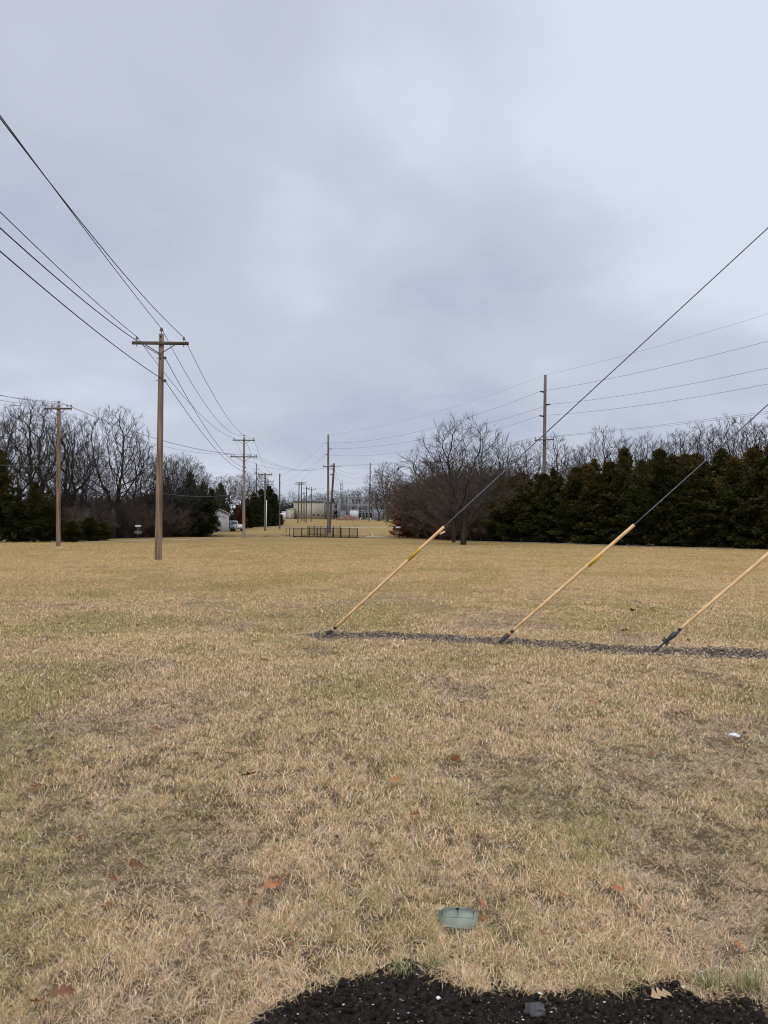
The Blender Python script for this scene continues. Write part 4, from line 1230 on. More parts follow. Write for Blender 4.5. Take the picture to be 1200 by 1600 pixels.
for i, (px, Y, pyt, kd) in enumerate([(1138, 74, 640, 'tall'), (1160, 72, 646, 'fork'), (1178, 74, 655, 'tall'), (1198, 70, 652, 'fork'), (1222, 68, 640, 'tall')]):
    bare_tree(px, Y, pyt, kd, {'fork': (36, 38, 33), 'tall': (42, 43, 41)}[kd][i % 3], ORD[i] + ' of the taller bare trees past the last guy strand, above the end cedars', 'taller bare trees at the end of the cedars')
# far trees
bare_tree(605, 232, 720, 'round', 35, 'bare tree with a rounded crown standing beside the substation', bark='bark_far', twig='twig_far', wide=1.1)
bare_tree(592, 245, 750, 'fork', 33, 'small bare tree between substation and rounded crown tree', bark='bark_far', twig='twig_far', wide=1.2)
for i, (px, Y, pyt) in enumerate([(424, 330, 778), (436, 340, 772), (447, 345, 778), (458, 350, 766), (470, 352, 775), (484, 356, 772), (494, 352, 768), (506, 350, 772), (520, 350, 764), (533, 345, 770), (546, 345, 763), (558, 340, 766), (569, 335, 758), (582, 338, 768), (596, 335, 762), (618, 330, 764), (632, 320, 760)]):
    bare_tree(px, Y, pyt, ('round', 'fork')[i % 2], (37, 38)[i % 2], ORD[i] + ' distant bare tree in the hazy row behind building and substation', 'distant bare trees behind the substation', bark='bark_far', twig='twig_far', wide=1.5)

# thickets of bare brush
def brush_proto(seed, twig):
    rg = random.Random(seed)
    lo, hi = MB(), MB()
    S = spec(levels=3, split=1, rmin=0.009, n=(9, 8, 6), t0=(0.08, 0.1, 0.1), ang=(0.6, 0.7, 0.8), lr=(0.55, 0.55, 0.55), gnarl=(0.3, 0.35, 0.4, 0.45, 0.45), up=(0.03, 0.03, 0.02, 0.02, 0.02), shape=lambda t: 1.1 - 0.5 * t)
    for k in range(17):
        a = rg.uniform(0, 6.28); q = rg.uniform(0, 1.2)
        grow(lo, hi, Vector((q * math.cos(a), q * math.sin(a), -0.1)), Vector((math.cos(a) * rg.uniform(0, 0.75), math.sin(a) * rg.uniform(0, 0.75), 1)), rg.uniform(1.7, 4.2), 0.042, 0, S, rg)
    allv = MB(); allv.v = lo.v + hi.v; k = len(lo.v)
    allv.f = lo.f + [tuple(i + k for i in f) for f in hi.f]
    top = max(v[2] for v in allv.v)
    return allv, top
BR = {}
def brush(px, Y, pyt, seed, twig, label, group, wide=1.0):
    key = (seed, twig)
    base = stand(px, Y); hgt = at(px, pyt, Y).z - base.z
    if key not in BR:
        mbx, top = brush_proto(seed, twig)
        o = mbx.build('bare_shrub', MT[twig]); BR[key] = (o, top)
    else:
        o0, top = BR[key]; o = o0.copy(); COL.objects.link(o)
    s = hgt / BR[key][1]
    o.location = base; o.rotation_euler = (0, 0, rnd.uniform(0, 6.28)); o.scale = (s * wide, s * wide, s)
    tag(o, label, 'shrub', group)
k = 0
for row, (pa, pb, st_, Y0, ya, yb) in enumerate([(100, 288, 10, 69.5, 768, 794), (96, 288, 14, 76, 760, 784), (10, 284, 17, 86, 750, 777)]):
    for px in range(pa, pb, st_):
        Y = Y0 + max(px - 100, 0) * 0.14 + rnd.uniform(-1, 2)
        brush(px + rnd.uniform(-3, 3), Y, rnd.uniform(ya, yb), 1 + k % 3, ('twig_brown', 'twig_pale2', 'twig_brown', 'twig')[k % 4],
              'number %d brown leafless shrub along the %s row under the bare trees by the poles' % (k + 1, ('front', 'middle', 'hindmost')[row]) if k >= 20 else ORD[k] + ' brown leafless shrub along the lawn edge from the pole by the cedars', 'leafless shrubs between the brown poles', 1.25); k += 1
k = 0
for px, Y, pyt in [(658, 104, 768), (664, 98, 752), (672, 96, 744), (680, 92, 738), (688, 90, 733), (699, 87, 733), (712, 86, 728), (726, 85, 728), (740, 84, 730), (752, 82, 732), (764, 80, 735), (776, 79, 742), (668, 90, 776), (688, 84, 770), (706, 80, 765), (728, 78, 764), (750, 77, 766), (770, 76, 770), (788, 77, 748), (672, 100, 722), (696, 96, 716), (722, 94, 712), (748, 92, 712), (776, 88, 716), (804, 86, 716), (832, 86, 722)]:
    brush(px, Y, pyt, 4 + k % 3, 'twig_brown', (ORD[k] if k < 20 else 'tall hindmost') + ' dense grey brown shrub of the thicket behind the free standing tree' if k < 20 else ORD[k - 20] + ' shrub of the taller back row inside the brown thicket', 'dense shrubs of the brown thicket', 1.25); k += 1

k = 0
for px, Y, pyt in [(px, 312 + (i % 3) * 9, 781 + (i * 7) % 9) for i, px in enumerate(range(424, 640, 11))]:
    brush(px, Y, pyt, 8 + k % 2, 'twig_far', ORD[k] + ' distant grey shrub at the foot of the trees behind building and substation', 'distant undergrowth behind the substation', 1.9); k += 1

# evergreens: red cedars
def cedar_proto(seed, h=8.0, rmax=2.0, nbr=240, bronze=0.45, shape='cone'):
    """branches fan out of the stem at uneven lengths; each carries small scale-leaf sprays"""
    rg = np.random.default_rng(seed)
    P0 = []; D = []; T = []; LN = []
    lead = [(0, 0, 1.0)] + [(rg.normal(0, 0.65), rg.normal(0, 0.65), rg.uniform(0.66, 0.95)) for _ in range(3)]
    for b_ in range(nbr):
        lx, ly, lh = lead[0] if rg.random() < 0.62 else lead[rg.integers(1, 4)]
        u = rg.random() ** 0.9
        z = (0.02 + 0.97 * u) * h * lh
        q = z / (h * lh)
        if shape == 'cone':
            pr = min(1.0, 0.82 + 0.8 * q) * (1 - q) ** (0.5 + 0.13 * (seed % 4)) + 0.04
        else:
            pr = math.sqrt(max(0.0, 1 - (q * 1.05 - 0.25) ** 2 * 1.5)) * 0.95 + 0.05
        big = vn(np.array([b_ * 0.618 * 3]), np.array([q * 6]), seed)[0]
        Lb = rmax * pr * rg.uniform(0.55, 1.12) * (0.75 + 0.5 * big)
        az = b_ * 2.39996 + rg.normal(0, 0.3)
        el = 0.05 + 0.95 * q ** 1.3 + rg.normal(0, 0.14)
        n = max(5, int(20 * Lb / rmax + 5))
        t = rg.uniform(0.12, 1.0, n) ** 0.75
        curl = 0.25 * t * t
        ca, sa = math.cos(az), math.sin(az)
        r = Lb * t * math.cos(el)
        zz = z + Lb * (t * math.sin(el) + curl) - 0.10 * Lb * t
        w_ = 0.20 * (1.15 - t) * Lb + 0.05
        P0.append(np.stack([lx * min(1, q * 2) + r * ca + rg.normal(0, 1, n) * w_, ly * min(1, q * 2) + r * sa + rg.normal(0, 1, n) * w_, zz + rg.normal(0, 0.6, n) * w_], -1))
        D.append(np.tile([[ca * math.cos(el), sa * math.cos(el), math.sin(el) + 0.35]], (n, 1)))
        T.append(t); LN.append(np.full(n, 0.75 + 0.35 * pr))
    # pointed leaders
    for lx, ly, lh in lead:
        n = 26
        t = rg.random(n)
        P0.append(np.stack([lx + rg.normal(0, 0.10, n) * (1.3 - t), ly + rg.normal(0, 0.10, n) * (1.3 - t), h * lh * (0.90 + 0.13 * t)], -1))
        D.append(np.tile([[0, 0, 1.0]], (n, 1))); T.append(np.full(n, 0.8)); LN.append(np.full(n, 0.7))
    P0 = np.concatenate(P0); D = np.concatenate(D); T = np.concatenate(T); LN = np.concatenate(LN)
    m = len(P0)
    patch = vn(P0[:, 0] * 0.9 + 5, P0[:, 2] * 0.7 + P0[:, 1], seed + 3)
    Vs = []; Cs = []
    for k in range(12):
        d = D + rg.normal(0, 0.55, (m, 3)); d /= np.linalg.norm(d, axis=1)[:, None]
        ln = rg.uniform(0.09, 0.29, m) * LN; wd = ln * rg.uniform(0.12, 0.24, m)
        sd = np.cross(d, rg.normal(0, 1, (m, 3))); sd /= np.linalg.norm(sd, axis=1)[:, None] + 1e-9
        p0 = P0 + rg.normal(0, 0.07, (m, 3))
        d = d * ln[:, None]; sd = sd * wd[:, None]
        Vs.append(np.stack([p0, p0 + d * 0.55 + sd, p0 + d, p0 + d * 0.5 - sd], 1).reshape(-1, 3))
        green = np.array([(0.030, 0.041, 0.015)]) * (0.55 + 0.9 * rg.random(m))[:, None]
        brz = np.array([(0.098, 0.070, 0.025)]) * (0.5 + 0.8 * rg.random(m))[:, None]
        f = np.clip(bronze * (0.1 + 1.1 * T) * (0.3 + 1.5 * patch) * (0.35 + 0.95 * P0[:, 2] / h) + rg.normal(0, 0.13, m), 0, 1)[:, None]  # less bronze low down: greener foliage, with the base's shade put into its colour
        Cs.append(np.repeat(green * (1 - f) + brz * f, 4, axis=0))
    VV = np.concatenate(Vs); CC = np.concatenate(Cs)
    VV[:, 2] = np.maximum(VV[:, 2], 0.03)
    return VV, CC
CED = {}
def cedar(px, Y, pyt, seed, label, group, wide=1.0, bronze=0.45, name='cedar_tree', shape='cone', cat='tree', kind='cedar'):
    key = (seed, bronze, shape, kind)
    base = stand(px, Y); hgt = at(px, pyt, Y).z - base.z
    rz = rnd.uniform(0, 6.28)
    if key not in CED:
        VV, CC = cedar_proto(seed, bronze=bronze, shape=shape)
        if kind == 'rust':
            CC = CC * 0 + np.array([(0.22, 0.075, 0.04)]) * (0.5 + 0.9 * np.repeat(np.random.default_rng(seed).random(len(CC) // 4), 4))[:, None]
        root = thing(name, label, cat, base, rz, group)
        MB().tube([(0, 0, -0.2), (0.05, 0.03, 2.5), (0, 0, 5), (0.03, 0, 7.6)], [0.17, 0.13, 0.08, 0.02], 7).build('trunk', MT['bark'], root)
        nq = len(VV) // 4
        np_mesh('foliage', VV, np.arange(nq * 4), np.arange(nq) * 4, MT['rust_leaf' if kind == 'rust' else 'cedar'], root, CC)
        CED[key] = (root, float(VV[:, 2].max()))
    else:
        root = dup(CED[key][0], base, rz, label=label, group=group)
    s = hgt / CED[key][1]
    root.scale = (s * wide, s * wide, s)
    return root
RC = [(784, 74, 752), (804, 73, 742), (828, 72, 744), (850, 70, 736), (876, 69, 740), (902, 67, 731), (928, 66, 734), (952, 65, 723), (975, 64, 716), (1003, 62, 711), (1032, 61, 702), (1052, 62, 712), (1070, 60, 700), (1098, 59, 710), (1126, 58, 697), (1152, 57, 706), (1181, 55.5, 686), (1206, 54, 694), (1236, 52, 688)]
for i, (px, Y, pyt) in enumerate(RC):
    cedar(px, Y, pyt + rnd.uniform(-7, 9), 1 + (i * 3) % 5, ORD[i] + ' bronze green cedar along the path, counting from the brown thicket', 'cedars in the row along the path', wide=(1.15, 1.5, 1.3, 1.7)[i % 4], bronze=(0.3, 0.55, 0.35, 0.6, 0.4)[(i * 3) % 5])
for i, (px, Y, pyt) in enumerate([(815, 79, 735), (865, 77, 728), (915, 74, 722), (975, 76, 696), (1018, 72, 715), (1085, 68, 705), (1140, 66, 708)]):
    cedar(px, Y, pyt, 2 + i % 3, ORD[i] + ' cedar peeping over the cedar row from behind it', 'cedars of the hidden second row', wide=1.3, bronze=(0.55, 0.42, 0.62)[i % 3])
for i, (px, Y, pyt, lab) in enumerate([(-4, 60, 698, 'tallest dark cedar at the picture edge beside the tall bare trees'), (28, 60.5, 772, 'low dark cedar between the edge cedar and the pointed cedar'), (54, 61, 750, 'pointed dark cedar just before the pole by the cedars'), (78, 62, 786, 'small dark cedar touching the pole by the cedars')]):
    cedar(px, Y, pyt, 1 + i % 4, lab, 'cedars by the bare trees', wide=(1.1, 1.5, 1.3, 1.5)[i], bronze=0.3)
for i, (px, Y, pyt, lab) in enumerate([(112, 62, 812, 'low olive juniper just past the pole by the cedars'), (140, 65, 806, 'broad olive juniper midway along the brown shrubs'), (160, 68, 816, 'smallest olive juniper, beside the broad one')]):
    cedar(px, Y, pyt, 7, lab, 'low junipers among the shrubs', wide=2.1, bronze=0.3, name='juniper_bush', shape='round', cat='shrub')
for i, (px, Y, pyt, wd_, lab) in enumerate([(296, 96, 734, 1.3, 'blackish evergreen with a ragged point beside the white house'), (316, 98, 752, 1.6, 'wide dark evergreen overhanging the front of the white house'), (344, 142, 752, 1.5, 'dark evergreen rising behind the white house roof'), (274, 92, 776, 1.4, 'low blackish evergreen nearest the closest brown pole'), (326, 114, 800, 1.0, 'lowest dark evergreen in front of the white house wall')]):
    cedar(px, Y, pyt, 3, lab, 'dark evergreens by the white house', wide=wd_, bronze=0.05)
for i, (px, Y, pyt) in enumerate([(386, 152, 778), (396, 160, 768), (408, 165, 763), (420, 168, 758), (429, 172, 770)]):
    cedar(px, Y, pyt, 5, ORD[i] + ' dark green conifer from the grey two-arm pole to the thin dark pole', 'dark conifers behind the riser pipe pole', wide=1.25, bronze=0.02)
cedar(372, 148, 788, 11, 'rust brown oak still holding leaves behind the white pickup', None, wide=1.5, name='oak_tree', shape='round', kind='rust')
cedar(637, 94, 757, 12, 'rust red oak still holding leaves at the end of the thicket', None, wide=1.25, name='oak_tree', shape='round', kind='rust')
cedar(232, 93, 770, 13, 'shrub with yellowish brown leaves left, under the rounded crown tree', None, wide=1.3, name='leafy_shrub', shape='round', cat='shrub', bronze=0.75)

# ------------------------------------------------------------------ house, shed, truck
def house(name, label, pxl, pxr, pyb, pye, ppk, pyk, Y, depth, wallm, roofm):
    a = stand(pxl, Y); c = stand(pxr, Y)
    wdt = c.x - a.x
    z0 = a.z - 0.2
    ze = at(pxr, pye, Y).z - a.z; zk = at(ppk, pyk, Y).z - a.z
    kx = (ppk - pxl) / (pxr - pxl) * wdt
    t = thing(name, label, 'building', (a.x, Y, a.z), math.atan2(-c.x, Y))
    mb = MB(); mb.prism([(0, 0, -0.3), (wdt, 0, -0.3), (wdt, 0, ze), (kx, 0, zk), (0, 0, ze)], (0, depth, 0))
    wl = mb.build('wall', MT[wallm], t)
    rf = MB()
    for x0, z0_, x1, z1 in ((-0.35, ze - 0.15, kx, zk), (kx, zk, wdt + 0.35, ze - 0.15)):
        rf.prism([(x0, -0.35, z0_ + 0.04), (x1, -0.35, z1 + 0.04), (x1, -0.35, z1 + 0.20), (x0, -0.35, z0_ + 0.20)], (0, depth + 0.7, 0))
    rf.build('roof', MT[roofm], t)
    return t, wdt, ze
MT['house_white'] = mat('house_siding', (0.46, 0.48, 0.52), noise_scale=1.2, col2=(0.58, 0.59, 0.62), rough=0.7)
hs, hw_, hz_ = house('white_house', 'low white gabled house mostly hidden by dark evergreens', 300, 356.5, 822, 803, 329, 791, 122, 9, 'house_white', 'roof_grey')
wn = MB(); wn.box((hw_ * 0.72, -0.03, 1.3), (0.9, 0.06, 0.9)); fr = wn.build('window', MT['white'], hs)
MB().box((hw_ * 0.72, -0.07, 1.3), (0.72, 0.03, 0.72)).build('pane', MT['glass'], fr)
house('outbuilding', 'pale blue outbuilding glimpsed through brush beside the closest brown pole', 212, 246, 830, 800, 228, 786, 100, 5, 'blue_paint', 'blue_paint')
# pickup truck, three quarter view from the back
tp = stand(364, 131)
trk = thing('pickup_truck', 'white pickup truck parked beside the white house', 'pickup truck', tp, R(132))
bd = MB()
bd.prism([(-2.6, -0.9, 0.42), (2.7, -0.9, 0.42), (2.75, -0.9, 0.85), (2.6, -0.9, 1.08), (1.3, -0.9, 1.14), (-2.6, -0.9, 1.14)], (0, 1.8, 0))
bd.box((-1.5, -0.87, 1.20), (2.2, 0.10, 0.14)); bd.box((-1.5, 0.87, 1.20), (2.2, 0.10, 0.14)); bd.box((-2.55, 0, 1.20), (0.10, 1.64, 0.14))
bd.build('body', MT['white'], trk)
cb = MB()
pr = [(-0.45, 1.14), (1.45, 1.14), (0.75, 1.80), (-0.30, 1.84)]
k0 = len(cb.v)
for yy, ins_ in ((-0.86, 0.0), (0.86, 0.0)):
    for (xx, zz) in pr:
        s_ = 0.86 if zz < 1.5 else 0.70
        cb.v.append((xx, math.copysign(s_, yy), zz))
cb.f += [(0, 1, 2, 3), (7, 6, 5, 4), (1, 0, 4, 5), (2, 1, 5, 6), (3, 2, 6, 7), (0, 3, 7, 4)]
cab = cb.build('cab', MT['white'], trk)
wi = MB()
for sg in (-1, 1):
    for (x0, x1, x2, x3) in ((-0.30, 0.42, 0.40, -0.24), (0.50, 1.22, 0.72, 0.48)):
        q = [(x0, sg * 0.855, 1.22), (x1, sg * 0.855, 1.22), (x2, sg * 0.725, 1.74), (x3, sg * 0.725, 1.74)]
        wi.prism(q if sg < 0 else q[::-1], (0, sg * 0.02, 0))
wi.prism([(-0.455, 0.66, 1.24), (-0.455, -0.66, 1.24), (-0.33, -0.56, 1.76), (-0.33, 0.56, 1.76)], (-0.02, 0, 0))
wi.build('cab_window', MT['glass'], cab)
for sx2 in (-1.7, 1.75):
    for sy2 in (-0.80, 0.80):
        wh = MB().tube([(sx2, sy2 - 0.13, 0.37), (sx2, sy2 + 0.13, 0.37)], 0.37, 14).build('wheel', MT['tyre'], trk)
        MB().tube([(sx2, sy2 + math.copysign(0.10, sy2), 0.37), (sx2, sy2 + math.copysign(0.145, sy2), 0.37)], 0.2, 10).build('rim', MT['steel'], wh)
for sy2 in (-0.78, 0.78):
    MB().box((-2.62, sy2, 0.95), (0.05, 0.16, 0.3)).build('taillight', MT['red_lamp'], trk)
MB().box((-2.68, 0, 0.52), (0.14, 1.7, 0.16)).build('bumper', MT['steel'], trk)

# ------------------------------------------------------------------ tan building and substation
a = stand(458.5, 300); c = stand(505.5, 300); e_ = stand(520, 300)
H = at(480, 783.5, 300).z - a.z
bt = thing('metal_building', 'tan metal sided building with a teal roof edge beyond the pole cluster', 'building', a)
wt = c.x - a.x; we = e_.x - a.x
MB().box((wt / 2, 7, H / 2 - 0.3), (wt, 14, H + 0.6)).build('wall', MT['tan_metal'], bt)
MB().box((wt / 2, 6.8, H + 0.17), (wt + 0.5, 14.8, 0.34)).build('roof', MT['teal'], bt)
MB().box(((wt + we) / 2 + 0.02, 8.5, H * 0.46), (we - wt - 0.04, 10, H * 0.92)).build('annex_wall', MT['annex'], bt)
MB().box(((wt + we) / 2 + 0.1, 8.3, H + 0.02), (we - wt, 10.6, 0.5)).build('annex_roof', MT['teal'], bt)
rb_ = MB()
for k in range(26):
    rb_.box((0.25 + k * (wt - 0.5) / 25, -0.02, H / 2), (0.06, 0.04, H - 0.1))
rb_.build('siding_rib', MT['tan_metal'], bt)
for xx in (490.3, 497.8, 505.0):
    d0 = stand(xx, 300).x - a.x
    wdw = MB().box((d0 - 0.1, -0.05, 1.95), (1.15, 0.1, 1.0)).build('window', MT['tan_metal'], bt)
    MB().box((d0 - 0.1, -0.115, 1.95), (0.98, 0.03, 0.84)).build('pane', MT['glass'], wdw)
for i, (x0, x1, yt, lab, m2) in enumerate([(447, 458.3, 794.5, 'small cream shed against the end of the tan building', 'tan_metal'), (434, 446.5, 799, 'low white shed apart from the tan building, behind the thin dark pole', 'white')]):
    s0 = stand(x0, 296); s1 = stand(x1, 296); hh_ = at(x0, yt, 296).z - s0.z
    t = thing('shed', lab, 'shed', s0)
    wv_ = s1.x - s0.x
    MB().prism([(0, 0, -0.3), (wv_, 0, -0.3), (wv_, 0, hh_), (0, 0, hh_ * 0.86)], (0, 5, 0)).build('wall', MT[m2], t)
    MB().prism([(-0.15, -0.2, hh_ * 0.86 + 0.01), (wv_ + 0.1, -0.2, hh_ + 0.04), (wv_ + 0.1, -0.2, hh_ + 0.2), (-0.15, -0.2, hh_ * 0.86 + 0.17)], (0, 5.4, 0)).build('roof', MT['white'], t)
    MB().box((wv_ * 0.5, -0.02, 0.9), (0.9, 0.05, 1.9)).build('door', MT['roof_grey'], t)
# gantries
def gantry(label, px0, px1, Y, pyt, beams, nposts):
    s0 = stand(px0, Y); s1 = stand(px1, Y); hh_ = at(px0, pyt, Y).z - s0.z
    t = thing('substation_gantry', label, 'gantry', s0, 0, 'substation gantries')
    wv_ = s1.x - s0.x
    for k in range(nposts):
        xx = wv_ * k / (nposts - 1)
        mb = MB()
        for ox in (-0.28, 0.28):
            mb.tube([(xx + ox, 0, -0.3), (xx + ox * 0.6, 0, hh_)], 0.11, 5)
        for j in range(int(hh_ / 0.9)):
            mb.tube([(xx - 0.26, 0, j * 0.9), (xx + 0.26, 0, j * 0.9 + 0.9)], 0.06, 4)
        mb.build('post', MT['steel'], t)
    for fr in beams:
        mb = MB(); z = hh_ * fr
        mb.tube([(0, 0, z), (wv_, 0, z)], 0.12, 5); mb.tube([(0, 0, z - 0.6), (wv_, 0, z - 0.6)], 0.12, 5)
        nz = int(wv_ / 0.8)
        for j in range(nz):
            x0 = wv_ * j / nz; x1 = wv_ * (j + 1) / nz
            mb.tube([(x0, 0, z - 0.55 if j % 2 else z), (x1, 0, z if j % 2 else z - 0.55)], 0.035, 4)
        mb.build('beam', MT['steel'], t)
        im = MB()
        for j in range(nposts * 2):
            x0 = wv_ * (j + 0.5) / (nposts * 2)
            im.lathe((x0, 0, z - 1.5), [(0.07, 0), (0.13, 0.2), (0.07, 0.3), (0.13, 0.5), (0.07, 0.6), (0.13, 0.75), (0.07, 0.9)], 6)
        im.build('insulator_string', MT['porcelain'], t)
gantry('front lattice gantry of the substation with the lowest beams', 528, 607, 278, 786, (1.0, 0.55), 6)
gantry('back lattice gantry of the substation with a high upper beam', 531, 601, 292, 776, (1.0, 0.62), 5)
gantry('short gantry joined to the end of the tan building', 507, 530, 288, 782, (1.0, 0.6), 3)
# switch stands, transformers
for i, px in enumerate((536, 543, 567.5, 573, 579, 601)):
    s0 = stand(px, 272 + (i % 3) * 4)
    t = thing('switch_stand', ORD[i] + ' slim steel insulator stand counted along the substation from the tan building', 'switch stand', s0, 0, 'insulator stands in the substation')
    MB().tube([(-0.7, 0, -0.2), (-0.7, 0, 3.2)], 0.09, 5).tube([(0.7, 0, -0.2), (0.7, 0, 3.2)], 0.09, 5).box((0, 0, 3.25), (1.9, 0.25, 0.2)).build('frame', MT['steel'], t)
    im = MB()
    for xx in (-0.7, 0, 0.7):
        im.lathe((xx, 0, 3.36), [(0.1, 0), (0.17, 0.25), (0.1, 0.35), (0.17, 0.6), (0.1, 0.75), (0.17, 0.95), (0.08, 1.1), (0.05, 1.3)], 7)
    im.build('insulator', MT['porcelain'], t)
def transformer(px0, px1, pyt, Y, m2, label):
    s0 = stand((px0 + px1) / 2, Y); wv_ = (px1 - px0) / FPX * Y; hh_ = at(px0, pyt, Y).z - s0.z
    t = thing('transformer', label, 'transformer', s0)
    MB().box((0, 0, hh_ * 0.46), (wv_ * 0.96, 2.2, hh_ * 0.92)).build('tank', MT[m2], t)
    MB().box((0, 0, hh_ * 0.955), (wv_, 2.4, hh_ * 0.07)).build('cover', MT[m2], t)
    fn = MB()
    for k in range(9):
        fn.box((-wv_ * 0.42 + wv_ * 0.84 * k / 8, -1.2, hh_ * 0.5), (wv_ * 0.035, 0.2, hh_ * 0.72))
    fn.build('radiator', MT[m2], t)
    bs_ = MB()
    for k in (-0.3, 0, 0.3):
        bs_.lathe((k * wv_, 0, hh_ * 0.99), [(0.1, 0), (0.2, 0.15), (0.1, 0.3), (0.2, 0.45), (0.07, 0.65)], 7)
    bs_.build('bushing', MT['porcelain'], t)
transformer(583.5, 597.5, 795.5, 266, 'grey_paint', 'large blue grey cabinet at the end of the substation by the bare tree')
transformer(546.5, 560, 796.5, 274, 'white', 'white transformer tank behind the heap of brown mulch')
transformer(532, 540, 799, 275, 'grey_paint', 'small grey transformer near the tan building end of the substation')
# heap
hp0 = stand(543, 262)
hv = []; hf = []; nr, na = 7, 26
for i in range(nr + 1):
    for j in range(na):
        an = 2 * math.pi * j / na; q = i / nr
        rr = 1 - q
        lob = 1 + 0.22 * mnoise.noise(Vector((math.cos(an) * 1.5, math.sin(an) * 1.5, q * 2)))
        hv.append((4.7 * rr * lob * math.cos(an), 2.6 * rr * lob * math.sin(an), -0.1 + 2.0 * (1 - rr ** 1.6) * (1 + 0.35 * mnoise.noise(Vector((math.cos(an) * 2 * rr, math.sin(an) * 2 * rr, 7.3))))))
for i in range(nr):
    for j in range(na):
        hf.append((i * na + j, i * na + (j + 1) % na, (i + 1) * na + (j + 1) % na, (i + 1) * na + j))
mb = MB(); mb.v = hv; mb.f = hf
o = mb.build('mulch_heap', MT['mulch_red']); o.location = hp0
tag(o, 'reddish brown mulch heap in front of the substation', 'mulch heap')
# substation chain fence (posts and rails)
s0 = stand(500, 258)
cf_ = thing('wire_fence', 'low grey wire fence along the front of the substation', 'fence', s0)
ln_ = stand(636, 258).x - s0.x
for k in range(24):
    MB().tube([(ln_ * k / 23, 0, -0.2), (ln_ * k / 23, 0, 2.0)], 0.04, 5).build('post', MT['steel'], cf_)
MB().tube([(0, 0, 1.95), (ln_, 0, 1.95)], 0.03, 4).tube([(0, 0, 1.0), (ln_, 0, 1.0)], 0.02, 4).tube([(0, 0, 0.15), (ln_, 0, 0.15)], 0.02, 4).build('rail', MT['steel'], cf_)
# lattice mast
s0 = stand(533.5, 330); hh_ = at(533.5, 754, 330).z - s0.z
lt = thing('lattice_tower', 'slim steel lattice tower above the trees behind the substation', 'tower', s0)
mb = MB()
for sx2 in (-1, 1):
    for sy2 in (-1, 1):
        mb.tube([(sx2 * 1.0, sy2 * 1.0, -0.3), (sx2 * 0.5, sy2 * 0.5, hh_)], 0.09, 4)
nb = int(hh_ / 1.8)
for j in range(nb):
    z0 = hh_ * j / nb; z1 = hh_ * (j + 1) / nb
    w0 = 1 - 0.5 * j / nb; w1 = 1 - 0.5 * (j + 1) / nb
    for sg in (-1, 1):
        mb.tube([(-w0, sg * w0, z0), (w1, sg * w1, z1)], 0.06, 4); mb.tube([(w0, sg * w0, z0), (-w1, sg * w1, z1)], 0.06, 4)
mb.build('lattice', MT['steel'], lt)
MB().tube([(0, 0, hh_ + 1.2), (-0.5, -0.5, hh_)], 0.07, 4).tube([(0, 0, hh_ + 1.2), (0.5, 0.5, hh_)], 0.07, 4).tube([(-1.5, 0, hh_ - 4.6), (3.6, 0, hh_ - 4.6)], 0.1, 5).build('peak_arm', MT['steel'], lt)

# ------------------------------------------------------------------ black railing at the culvert
def railing(label, pa, pb, npost, h, pickets=True):
    a = Vector(pa); c = Vector(pb)
    t = thing('railing', label, 'railing', a, math.atan2(c.y - a.y, c.x - a.x))
    ln_ = (c - a).length
    dz = (c.z - a.z)
    zz = lambda q: dz * q
    for k in range(npost):
        q = k / (npost - 1)
        MB().box((ln_ * q, 0, zz(q) + h / 2 - 0.06), (0.085, 0.085, h + 0.2)).build('post', MT['black_metal'], t)
    for zr in (h - 0.04, 0.12) if pickets else (h - 0.04,):
        MB().tube([(0, 0, zr + zz(0)), (ln_, 0, zr + zz(1))], 0.028, 6).build('rail', MT['black_metal'], t)
    if not pickets: return
    pk = MB()
    n = int(ln_ / 0.115)
    for k in range(n):
        q = (k + 0.5) / n
        pk.box((ln_ * q, 0, zz(q) + h / 2 + 0.03), (0.020, 0.020, h - 0.2))
    pk.build('picket_panel', MT['black_metal'], t)
F0 = stand(459, 91); F1 = stand(558.5, 88)
F0.z = 0.0; F1.z = 0.0
railing('black picket railing along the front edge of the culvert', F0, F1, 9, 1.15)
B0 = stand(481, 99); B1 = stand(532, 98); B0.z = 0.12; B1.z = 0.1
railing('black picket railing along the far edge of the culvert', B0, B1, 6, 1.2)
S0 = stand(447, 103); S1 = Vector(F0) + Vector((0, 0.1, 0)); S0.z = -0.05
railing('black slanting end railing closing the culvert toward the pole row', S0, S1, 3, 1.15, False)
hwall = thing('headwall', 'concrete culvert headwall below the black railing', 'culvert', (F0.x, F0.y, 0))
ang = math.atan2(F1.y - F0.y, F1.x - F0.x); hwall.rotation_euler = (0, 0, ang)
LNW = (F1 - F0).length
MB().box((LNW / 2 - 0.3, 0.25, -0.40), (LNW + 0.8, 0.3, 0.90)).build('wall', MT['concrete'], hwall)
MB().box((LNW / 2 - 0.3, 0.25, 0.085), (LNW + 1.0, 0.42, 0.06)).build('coping', MT['concrete'], hwall)
rough_m = mat('rough_bank', (0.13, 0.095, 0.045), noise_scale=0.9, col2=(0.27, 0.20, 0.10), rough=1.0, spec=0.05, bump=0.6, bump_scale=8)
strip('ditch_bank', [(-24, 100.2), (-20, 99.6), (-15, 100.4), (-9, 99.9), (-5, 100.2), (-1, 100.6)], 2.6, rough_m, 0.02)
strip('apron', [(stand(440, 94).x, 94), (stand(466, 93).x, 93)], 2.2, MT['concrete'], 0.04)
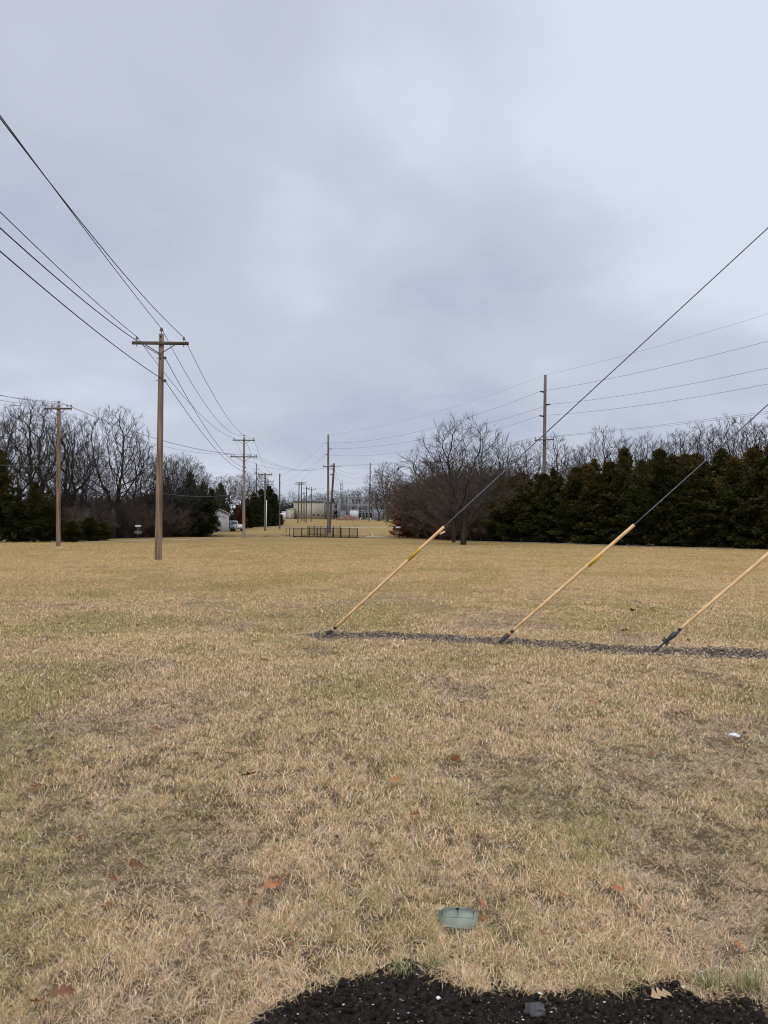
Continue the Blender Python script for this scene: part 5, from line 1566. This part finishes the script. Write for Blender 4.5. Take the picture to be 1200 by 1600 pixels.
# tee pad and pale edging poles in the grass
pp = stand(590, 96)
pad = MB().box((0, 0, 0.03), (3.2, 1.6, 0.14)).build('tee_pad', MT['concrete']); pad.location = pp
tag(pad, 'pale concrete tee pad set in the grass by the railing', 'tee pad')
for i, (pa, pb) in enumerate([((565.5, 829), (573, 839)), ((578.5, 829), (584.5, 838))]):
    q0 = stand(pa[0], 124); q1 = stand(pb[0], 98)
    o = MB().tube([q0 + Vector((0, 0, 0.05)), q1 + Vector((0, 0, 0.05))], 0.09, 6).build('timber_edging', MT['concrete'])
    tag(o, ['pale edging timber in the grass closer to the black railing', 'pale edging timber in the grass closer to the disc golf basket'][i], 'edging')

# ------------------------------------------------------------------ disc golf baskets
def basket(px, py, label):
    p = on_ground(px, py)
    t = thing('disc_golf_basket', label, 'disc golf basket', p, rnd.random(), 'disc golf baskets')
    MB().tube([(0, 0, -0.1), (0, 0, 1.42)], 0.03, 8).build('pole', MT['steel'], t)
    bk = MB()
    for z in (0.55, 0.64, 0.72, 0.80):
        bk.tube([(0.34 * math.cos(k * math.pi / 12), 0.34 * math.sin(k * math.pi / 12), z) for k in range(25)], 0.012, 4, cap=False)
    for k in range(24):
        an = k * math.pi / 12
        bk.tube([(0.04 * math.cos(an), 0.04 * math.sin(an), 0.55), (0.34 * math.cos(an), 0.34 * math.sin(an), 0.55), (0.34 * math.cos(an), 0.34 * math.sin(an), 0.80)], 0.010, 4)
    bk.build('basket', MT['steel'], t)
    bd_ = MB()
    for k in range(28):
        a0 = 2 * math.pi * k / 28; a1 = 2 * math.pi * (k + 1) / 28
        q = [(0.31 * math.cos(a0), 0.31 * math.sin(a0), 1.24), (0.31 * math.cos(a1), 0.31 * math.sin(a1), 1.24), (0.31 * math.cos(a1), 0.31 * math.sin(a1), 1.40), (0.31 * math.cos(a0), 0.31 * math.sin(a0), 1.40)]
        bd_.poly(q)
    for k in range(6):
        an = k * math.pi / 3
        bd_.tube([(0, 0, 1.39), (0.31 * math.cos(an), 0.31 * math.sin(an), 1.39)], 0.012, 4)
    bd_.build('top_band', MT['white'], t)
    ch = MB()
    for ro, ri, n in ((0.28, 0.05, 22), (0.17, 0.05, 12)):
        for k in range(n):
            an = 2 * math.pi * k / n
            pts = []
            for i in range(6):
                q = i / 5
                rr = ro + (ri - ro) * q ** 0.6
                pts.append((rr * math.cos(an), rr * math.sin(an), 1.36 - 0.60 * q))
            ch.tube(pts, 0.013, 4)
    ch.build('chain_set', MT['chain'], t)
basket(215.5, 842, 'disc golf basket with a white band at the foot of the brown shrubs')
basket(622.5, 841.5, 'disc golf basket with a white band before the rust red oak')

# ------------------------------------------------------------------ green tufts at the soil edge
def tuft(px, py, n, h, label, spread=0.05):
    p = on_ground(px, py)
    rg = random.Random(int(px))
    mb = MB(); cols = []
    for k in range(n):
        a = rg.uniform(0, 6.28); q = rg.uniform(0, spread)
        x0, y0 = q * math.cos(a), q * math.sin(a) * 0.6
        az_ = rg.uniform(0, 6.28); ln2 = h * rg.uniform(0.5, 1.15); le = rg.uniform(0.1, 1.5)
        w2 = rg.uniform(0.0012, 0.0022)
        sx2, sy2 = math.cos(az_ + 1.57) * w2, math.sin(az_ + 1.57) * w2
        k0 = len(mb.v); pz = -0.01; cu = le * 0.3; X, Y = x0, y0
        rows = 4
        for r2 in range(rows):
            wf = 1 - r2 / rows
            mb.v += [(X - sx2 * wf, Y - sy2 * wf, pz), (X + sx2 * wf, Y + sy2 * wf, pz)]
            st = ln2 / rows
            X += math.cos(az_) * math.sin(cu) * st; Y += math.sin(az_) * math.sin(cu) * st; pz += math.cos(cu) * st; cu += le * 0.5
        mb.v.append((X, Y, pz))
        for r2 in range(rows - 1):
            b0 = k0 + r2 * 2
            mb.f.append((b0, b0 + 1, b0 + 3, b0 + 2))
        mb.f.append((k0 + rows * 2 - 2, k0 + rows * 2 - 1, k0 + rows * 2))
        c = rg.choice([(0.16, 0.20, 0.06), (0.22, 0.25, 0.085), (0.14, 0.18, 0.06), (0.42, 0.36, 0.19), (0.55, 0.45, 0.27)])
        cols += [c] * (rows * 2 + 1)
    o = mb.build('grass_tuft', MT['grass'], tint=np.array(cols))
    o.location = (p.x, p.y, max(p.z, soil_z(p.x, p.y)) + 0.0)
    tag(o, label, 'grass tuft')
tuft(628, 1526, 34, 0.10, 'fresh green grass tuft growing out of the black soil below the valve box', 0.045)
tuft(680, 1512, 50, 0.11, 'green and tan grass tuft on the soil rim just below the valve box', 0.035)
tuft(1112, 1545, 70, 0.13, 'tall green grass tuft on the soil rim above the broad tan leaf', 0.05)
tuft(1172, 1545, 80, 0.12, 'yellow green grass clump on the soil rim by the picture edge', 0.07)
tuft(524, 1545, 8, 0.06, 'few green grass blades sprouting from the corner of the soil bed', 0.05)
bpy.context.view_layer.update()
